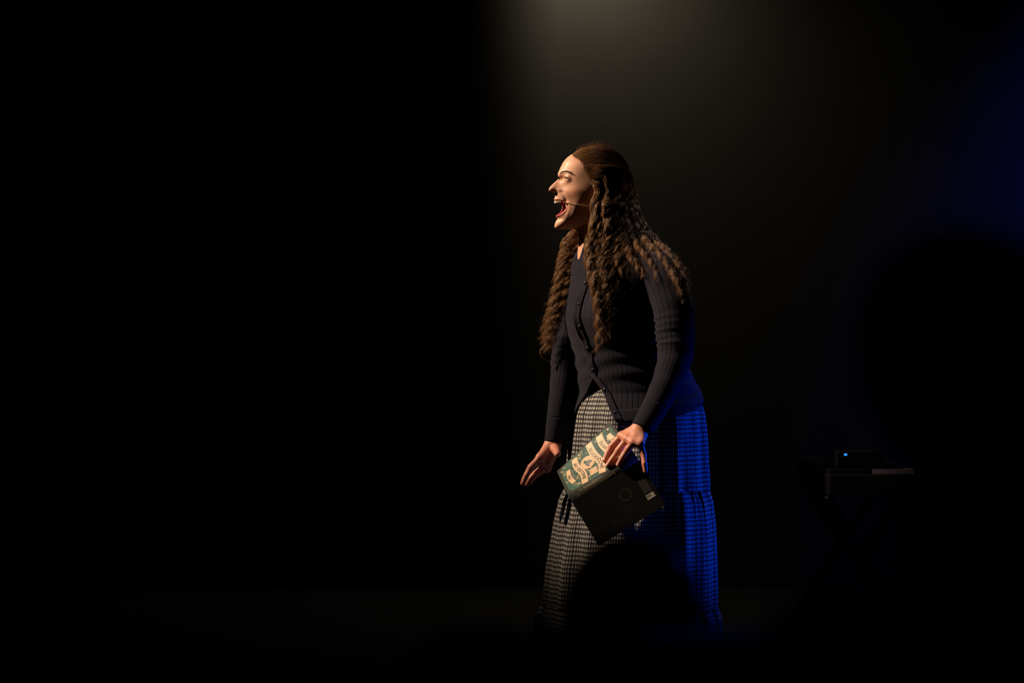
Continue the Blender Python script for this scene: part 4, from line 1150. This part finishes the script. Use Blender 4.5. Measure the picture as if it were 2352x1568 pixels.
for k, (dt, du) in enumerate(((.16,-.004),(.16,.004),(-.12,0),(-.30,.003))): spd('spine_emblem', .5+dt, .178+du, .0018, M['ink'], .0020, .1, k)
# back cover print
def bpt(a, b, h): return BS_B+BU*b+BV*a+BNB*h
poly_print('back_print', [(.050,.196),(.094,.194),(.094,.219),(.050,.221)], M['grey_print'], .0004, bc, bpt)
poly_print('price_sticker', [(.098,.194),(.114,.194),(.114,.220),(.098,.220)], M['sticker'], .0005, bc, bpt)
for k in range(6): poly_print('sticker_bar', [(.100,.196+k*.0022),(.107,.196+k*.0022),(.107,.197+k*.0022),(.100,.197+k*.0022)], M['ink'], .0007, bc, bpt)
disc('back_medallion', .066, .146, .020, M['faint'], .0004, bc, r_in=.013, fn=bpt)
for j, (a0, b0, n, L) in enumerate([(.100,.120,5,.026),(.108,.070,5,.020),(.118,.040,4,.016)]):
    for k in range(n): poly_print('back_print', [(a0+k*.0045,b0),(a0+k*.0045,b0+L*(1-.12*(k % 2))),(a0+k*.0045+.0014,b0+L*(1-.12*(k % 2))),(a0+k*.0045+.0014,b0)], M['grey_print'], .0004, bc, bpt)
disc('back_print', .020, .215, .004, M['grey_print'], .0004, bc, fn=bpt, n=10, wob=.2)
disc('back_print', .026, .224, .003, M['grey_print'], .0004, bc, fn=bpt, n=10, wob=.2)

# ================================================================== headset microphone
def hp(px, py, o):          # point just off the near cheek that shows at this pixel
    p2 = px
    for _ in range(5):
        l = halfw(p2, py)+o; p2 = px-l*math.tan(PSI)*math.cos(PSI)/SCL
    return hw(hx(p2), l, hz(py))
HM = empty('headset_microphone', hp(1366, 440, 0.004), 'thin beige headset microphone along her cheek', 'microphone')
bo = [hp(1371, 446, 0.008), hp(1369, 458, 0.010), hp(1362, 471, 0.008), hp(1349, 476.5, 0.006), hp(1334, 474, 0.004), hp(1318, 470.5, 0.003), hp(1305, 468.5, 0.003), hp(1297, 467.5, 0.0035)]
tube_obj('boom', catmull(bo, 50), 0.00075, M['beige_wire'], HM, 6)
tube_obj('capsule', [bo[-1], bo[-1]+HFW*0.005], [0.0017, 0.0015], M['beige_wire'], HM, 8)
tube_obj('ear_hook', catmull([hp(1371, 446, 0.008), hp(1379, 432, 0.008), hp(1374, 417, 0.006), hp(1364, 419, 0.004)], 24), 0.0010, M['beige_wire'], HM, 6)

# ================================================================== figures in the dark
def seated(name, origin, face, seat_h, label, cat='person', group=None, scale=1.0, head_tilt=0.0, lean=0.08, arms=None, head_fwd=0.03,
           hair='short', socks=False, shirt='dark_cloth', side_lean=0.0, drop=0.0):
    """origin: floor point below the hips; face: heading in the plan (radians, 0 = +Y). One continuous body, clothes as children."""
    c, s_ = math.cos(face), math.sin(face); O = np.array(origin, float)
    def Wd(x, y, z):                 # x right, y forward, z above the floor
        x, y = x*scale, y*scale
        return O+np.array([c*x-s_*y, s_*x+c*y, z])
    R = np.array([[c, s_, 0], [-s_, c, 0], [0, 0, 1.0]])
    zs = seat_h; k = scale
    hip = (0, 0, zs+0.10*k); ch = (side_lean*.6, lean, zs+0.42*k); nk = (side_lean*.9, lean*1.3+drop*.4, zs+0.60*k-drop*.75)
    hd = (side_lean+math.sin(head_tilt)*0.13, lean*1.3+head_fwd+drop*.7, zs+0.60*k-drop+0.145*k*math.cos(head_tilt))
    sh = [(side_lean*.8+q*0.185, lean*1.1, zs+0.53*k) for q in (-1, 1)]
    if arms is None: arms = [[(-0.25, 0.06, zs+0.27*k), (-0.12, 0.28, zs+0.20*k)], [(0.25, 0.06, zs+0.27*k), (0.12, 0.28, zs+0.20*k)]]
    knee = [(-0.11, 0.42, zs+0.06), (0.11, 0.42, zs+0.06)]; ank = [(-0.12, 0.46, 0.10), (0.12, 0.46, 0.10)]
    root = empty(name, O, label, cat, group)
    P3 = lambda p: Wd(*p)
    allp = np.array([P3(p) for p in [hip, ch, nk, hd]+sh+knee+ank+[a for q in arms for a in q]])
    lo, hi = allp.min(0)-0.26, allp.max(0)+0.26; lo[2] = O[2]+0.0005
    h = 0.010
    up = P3(hd)-P3(nk); up /= np.linalg.norm(up); fw = R.T@np.array([0, 1, 0.0]); fw = fw-up*(fw@up); fw /= np.linalg.norm(fw); rt = np.cross(fw, up)
    HR = np.array([rt, fw, up])
    hw_ = lambda x, y, z: P3(hd)+k*(rt*x+fw*y+up*z)
    # body
    g = Grid(lo, hi, h)
    g.chain([P3(nk), P3(hd)], [.056*k, .05*k], .03)
    g.add(g.ellipsoid(hw_(0, -.008, .035), (.073*k, .093*k, .085*k), HR), .03)
    g.add(g.ellipsoid(hw_(0, .040, -.045), (.052*k, .052*k, .068*k), HR), .03)
    g.add(g.capsule(hw_(0, .085, .010), hw_(0, .108, -.022), .012*k, .016*k), .012)
    for q in (-1, 1): g.add(g.ellipsoid(hw_(q*.073, -.005, -.005), (.010*k, .018*k, .030*k), HR), .01)
    g.chain([P3(hip), P3(ch), P3(nk)], [.13*k, .125*k, .06*k], .08)
    for q in (0, 1):
        g.chain([P3(sh[q]), P3(arms[q][0]), P3(arms[q][1])], [.05*k, .04*k, .028*k], .04)
        a, b = P3(arms[q][0]), P3(arms[q][1]); d = (b-a)/np.linalg.norm(b-a); sd = np.cross(d, [0, 0, 1.0]); sd /= np.linalg.norm(sd)
        g.add(g.capsule(b, b+d*.07*k, .026*k, .028*k), .02)
        for f in range(4): g.add(g.capsule(b+d*.07*k+sd*(.027-.018*f)*k, b+d*(.145-.012*abs(f-1.3))*k+sd*(.030-.020*f)*k+np.array([0, 0, -.02]), .0095*k, .0075*k), .006)
        tb = 1 if (sd@(P3((0, .3, zs))-b)) > 0 else -1
        g.add(g.capsule(b+d*.02*k+sd*tb*.02, b+d*.075*k+sd*tb*.055, .012*k, .009*k), .01)
        g.chain([P3((hip[0]+(-.09 if q == 0 else .09), .02, zs+.09*k)), P3(knee[q]), P3(ank[q])], [.085*k, .058*k, .038*k], .04)
        g.chain([P3(ank[q]), P3((ank[q][0], .44, .045)), P3((ank[q][0]*1.1, .60, .03))], [.036*k, .036*k, .024*k], .02)
    g.F = np.maximum(g.F, np.float32(O[2]+0.004)-g.Z)
    v, q_ = g.mesh(2); mk = np.zeros((len(v), 4))
    mesh_obj('body', v, q_, M['skin'], root, attrs={'mask': mk})
    for q in (-1, 1): ball('eye', hw_(q*.031, .075, .012), .012*k, M['eye'], root, 14)
    # hair
    g = Grid(P3(hd)-0.20, P3(hd)+0.20, 0.006)
    g.add(g.ellipsoid(hw_(0, -.016, .040), (.083*k, .100*k, .096*k), HR))
    if hair == 'long':
        g.chain([hw_(0, -.06, .0), hw_(0, -.075, -.10), hw_(0, -.07, -.17)], [.085*k, .080*k, .06*k], .04)
    elif hair == 'bun': g.add(g.ellipsoid(hw_(0, -.10, .085), (.045*k, .042*k, .042*k), HR), .02)
    g.cut(g.ellipsoid(hw_(0, .115, -.03), (.085*k, .085*k, .105*k), HR), .02)
    v, q_ = g.mesh(2)
    rr_ = np.random.RandomState(len(bpy.data.objects)); nrm = v-P3(hd); nrm /= np.linalg.norm(nrm, axis=1)[:, None]
    v = v+nrm*(0.0035*np.sin(v[:, :1]*310+v[:, 1:2]*170)*np.sin(v[:, 2:]*90+3))
    mesh_obj('hair', v, q_, M['dark_hair'], root)
    # top
    g = Grid(lo, hi, 0.016)
    g.chain([P3(hip), P3(ch), P3((nk[0], nk[1]-.01, nk[2]-.05))], [.150*k, .148*k, .085*k], .08)
    g.chain([P3(sh[0]), P3(sh[1])], [.066*k, .066*k], .08)
    for q in (0, 1):
        a, b = P3(arms[q][0]), P3(arms[q][1])
        g.chain([P3(sh[q]), a, a+(b-a)*0.45], [.066*k, .056*k, .050*k], .05)
    v, q_ = g.mesh(2); mesh_obj('shirt', v, q_, M[shirt], root)
    g = Grid(lo, hi, 0.016)
    g.chain([P3((0, -.02, zs+.13*k)), P3((0, .04, zs+.10*k))], [.155*k, .15*k], .05)
    for q in (0, 1): g.chain([P3((-.09 if q == 0 else .09, .04, zs+.09*k)), P3(knee[q]), P3((ank[q][0], ank[q][1]-.01, .20))], [.100*k, .074*k, .060*k], .05)
    g.F = np.maximum(g.F, np.float32(O[2]+0.165)-g.Z)
    v, q_ = g.mesh(2); mesh_obj('trousers', v, q_, M['dark_cloth'], root)
    for q in (0, 1):
        if socks:
            tube_obj('sock', [P3((ank[q][0], .455, .09)), P3((ank[q][0], .455, .185))], [.046, .048], M['sock'], root, 20)
        g = Grid(P3((ank[q][0], .50, 0))-np.array([.22, .22, 0])+np.array([0, 0, .0005]), P3((ank[q][0], .50, 0))+np.array([.22, .22, .14]), .007)
        g.chain([P3((ank[q][0], .43, .045)), P3((ank[q][0], .52, .042)), P3((ank[q][0]*1.1, .62, .032))], [.046, .046, .032], .02)
        g.add(g.capsule(P3((ank[q][0], .445, .05)), P3((ank[q][0], .455, .095)), .046, .045), .02)
        g.F = np.maximum(g.F, np.float32(O[2]+0.002)-g.Z); g.F = np.maximum(g.F, g.Z-np.float32(O[2]+.10))
        v, q_ = g.mesh(1); v[:, 2] = np.maximum(v[:, 2], O[2]+.002)
        mesh_obj('shoe', v, q_, M['black'], root)
    return root

def chair(origin, face, seat_h, label, group):
    c, s_ = math.cos(face), math.sin(face); O = np.array(origin, float)
    Wd = lambda x, y, z: O+np.array([c*x-s_*y, s_*x+c*y, z])
    root = empty('stacking_chair', O, label, 'chair', group)
    def padded(name, cs, m):
        V = [Wd(*p) for p in cs]; F = [(0,3,2,1),(4,5,6,7),(0,1,5,4),(1,2,6,5),(2,3,7,6),(3,0,4,7)]
        o = mesh_obj(name, V, F, m, root, smooth=False); b = o.modifiers.new('b', 'BEVEL'); b.width = .015; b.segments = 3
    z = seat_h-0.055
    padded('seat', [(-.22,-.22,z-.045),(.22,-.22,z-.045),(.22,.22,z-.045),(-.22,.22,z-.045),(-.22,-.22,z),(.22,-.22,z),(.22,.22,z),(-.22,.22,z)], M['dark_cloth'])
    padded('backrest', [(-.21,-.27,z+.16),(.21,-.27,z+.16),(.21,-.235,z+.16),(-.21,-.235,z+.16),(-.20,-.315,z+.40),(.20,-.315,z+.40),(.20,-.28,z+.40),(-.20,-.28,z+.40)], M['dark_cloth'])
    for x in (-.21, .21):
        tube_obj('leg', [Wd(x, .20, z-.03), Wd(x*1.05, .23, .0)], .011, M['black_metal'], root)
        tube_obj('leg', [Wd(x, -.30, z+.38), Wd(x, -.235, z-.03), Wd(x*1.05, -.28, .0)], .011, M['black_metal'], root)
    return root

# keyboard player in the shadows, stage left of her
KX = 1.21
def kz(py, Y): return CAMZ-(py-784)*(DIST+Y)/FPX
KT = kz(1076, 0.62)                                         # top of the keyboard
zk = 0.44
pl_o = (1.90, 1.06, 0.0)
to_l = lambda X, Y, Z: ((Y-pl_o[1])*-1*-1, 0, 0)
def pl_local(X, Y, Z):                                      # world -> figure (faces -X)
    return (Y-pl_o[1], -(X-pl_o[0]), Z)
hand_near = pw(2122, 1050, 0.86); hand_far = pw(2116, 1050, 1.26)
seated('person', pl_o, PI/2, zk, 'keyboard player in dark clothes sitting in the shadow behind the keyboard', hair='short', socks=True, shirt='navy_cloth', lean=.05,
       arms=[[pl_local(1.74, 0.80, 0.80), pl_local(hand_near[0]+.09, hand_near[1], KT+.045)], [pl_local(1.74, 1.32, 0.80), pl_local(hand_far[0]+.09, hand_far[1], KT+.045)]])
st = empty('keyboard_bench', (1.92, 1.06, 0.0), 'low black padded bench under the keyboard player', 'bench')
o = box_obj('seat', (1.92, 1.06, zk-.085), (.32, .62, .06), M['dark_cloth'], st, .018)
for x in (-.12, .12):
    for y in (-.26, .26): tube_obj('leg', [(1.92+x, 1.06+y, zk-.11), (1.92+x*1.1, 1.06+y*1.05, 0)], .014, M['black_metal'], st)
kb = empty('stage_keyboard', (KX, 1.08, KT-.11), 'black stage keyboard seen end-on in the dark', 'keyboard')
box_obj('case', (KX, 1.08, KT-.055), (.30, .94, .075), M['black'], kb, .008)
box_obj('control_panel', (KX-.085, 1.08, KT-.012), (.12, .91, .02), M['black'], kb, .004)
for k in range(30):
    y = 1.08-.435+k*.03
    box_obj('white_key', (KX+.075, y, KT-.012), (.14, .0285, .018), M['ivory'], kb)
    if k % 7 not in (2, 6) and k < 29: box_obj('black_key', (KX+.045, y+.015, KT-.001), (.085, .012, .012), M['black'], kb)
ks = empty('keyboard_stand', (KX, 1.08, 0.0), 'black folding cross stand under the keyboard', 'stand')
zt = KT-.105
for y in (0.82, 1.34):
    for sg in (-1, 1):
        tube_obj('leg', [(KX-.21*sg, y+.014*sg, .022), (KX+.13*sg, y+.014*sg, zt-.003)], .016, M['black_metal'], ks)
for sx, z in ((-.21, .016), (.21, .016), (-.13, zt-.006), (.13, zt-.006)):
    tube_obj('crossbar', [(KX+sx, .72, z), (KX+sx, 1.44, z)], .0145, M['black_metal'], ks)
ai = empty('audio_interface', (1.23, 0.52, KT+.0), 'small black box with a blue pilot light on the keyboard', 'device')
lx = pw(1943, 1044, 0.625)
box_obj('case', (lx[0]+.05, 0.70, KT+.030), (.16, .13, .058), M['black'], ai, .005)
ball('pilot_light', np.array([lx[0], 0.6335, lx[2]]), .0042, M['led'], ai, 12, (1.35, .5, .8))
ai.location = (lx[0]+.05, 0.70, KT); 
for ch_ in ai.children:
    ch_.location = Vector((1.23, 0.52, KT))-ai.location

# ---------------- audience in front of the stage, seen from behind
def aud(px, py_top, d, floor_z, label, tilt=0.0, hair='short', k=1.0, sit_scale=None, side=0.0, ap=None, drop=0.0):
    """head top at the pixel; d metres from the camera"""
    Y = d-DIST; t = pw(px, py_top, Y)
    H_ = t[2]-floor_z
    seat = 0.50; kk = k
    # crown above seat = .60k+.145k+.136k
    seat = H_-0.881*kk+drop
    hd_x = side+math.sin(tilt)*(0.13+.12)
    x0 = t[0]-hd_x
    chair((x0, Y-.03, floor_z+.001), 0.0, seat, ap, 'audience chairs')
    return seated('person', (x0, Y-.05, floor_z), 0.0, seat, label, scale=kk, head_tilt=tilt, hair=hair, side_lean=side, lean=.04, drop=drop)
aud(1470, 1256, 2.60, HOUSE_Z, 'hunched audience member in black with short dark hair, in front of her skirt', hair='short', k=1.0, drop=.19, ap='black chair of the hunched audience member in front of the skirt')
aud(2530, 835, 0.90, HOUSE_Z+.20, 'audience member in black with long hair, behind the tilted head', hair='long', k=.94, ap='black chair of the long-haired audience member')
aud(2130, 430, 1.72, HOUSE_Z+.20, 'audience member in black with the head tilted towards the stage', hair='long', k=1.0, tilt=-.55, side=-.05, ap='black chair of the audience member with the tilted head')
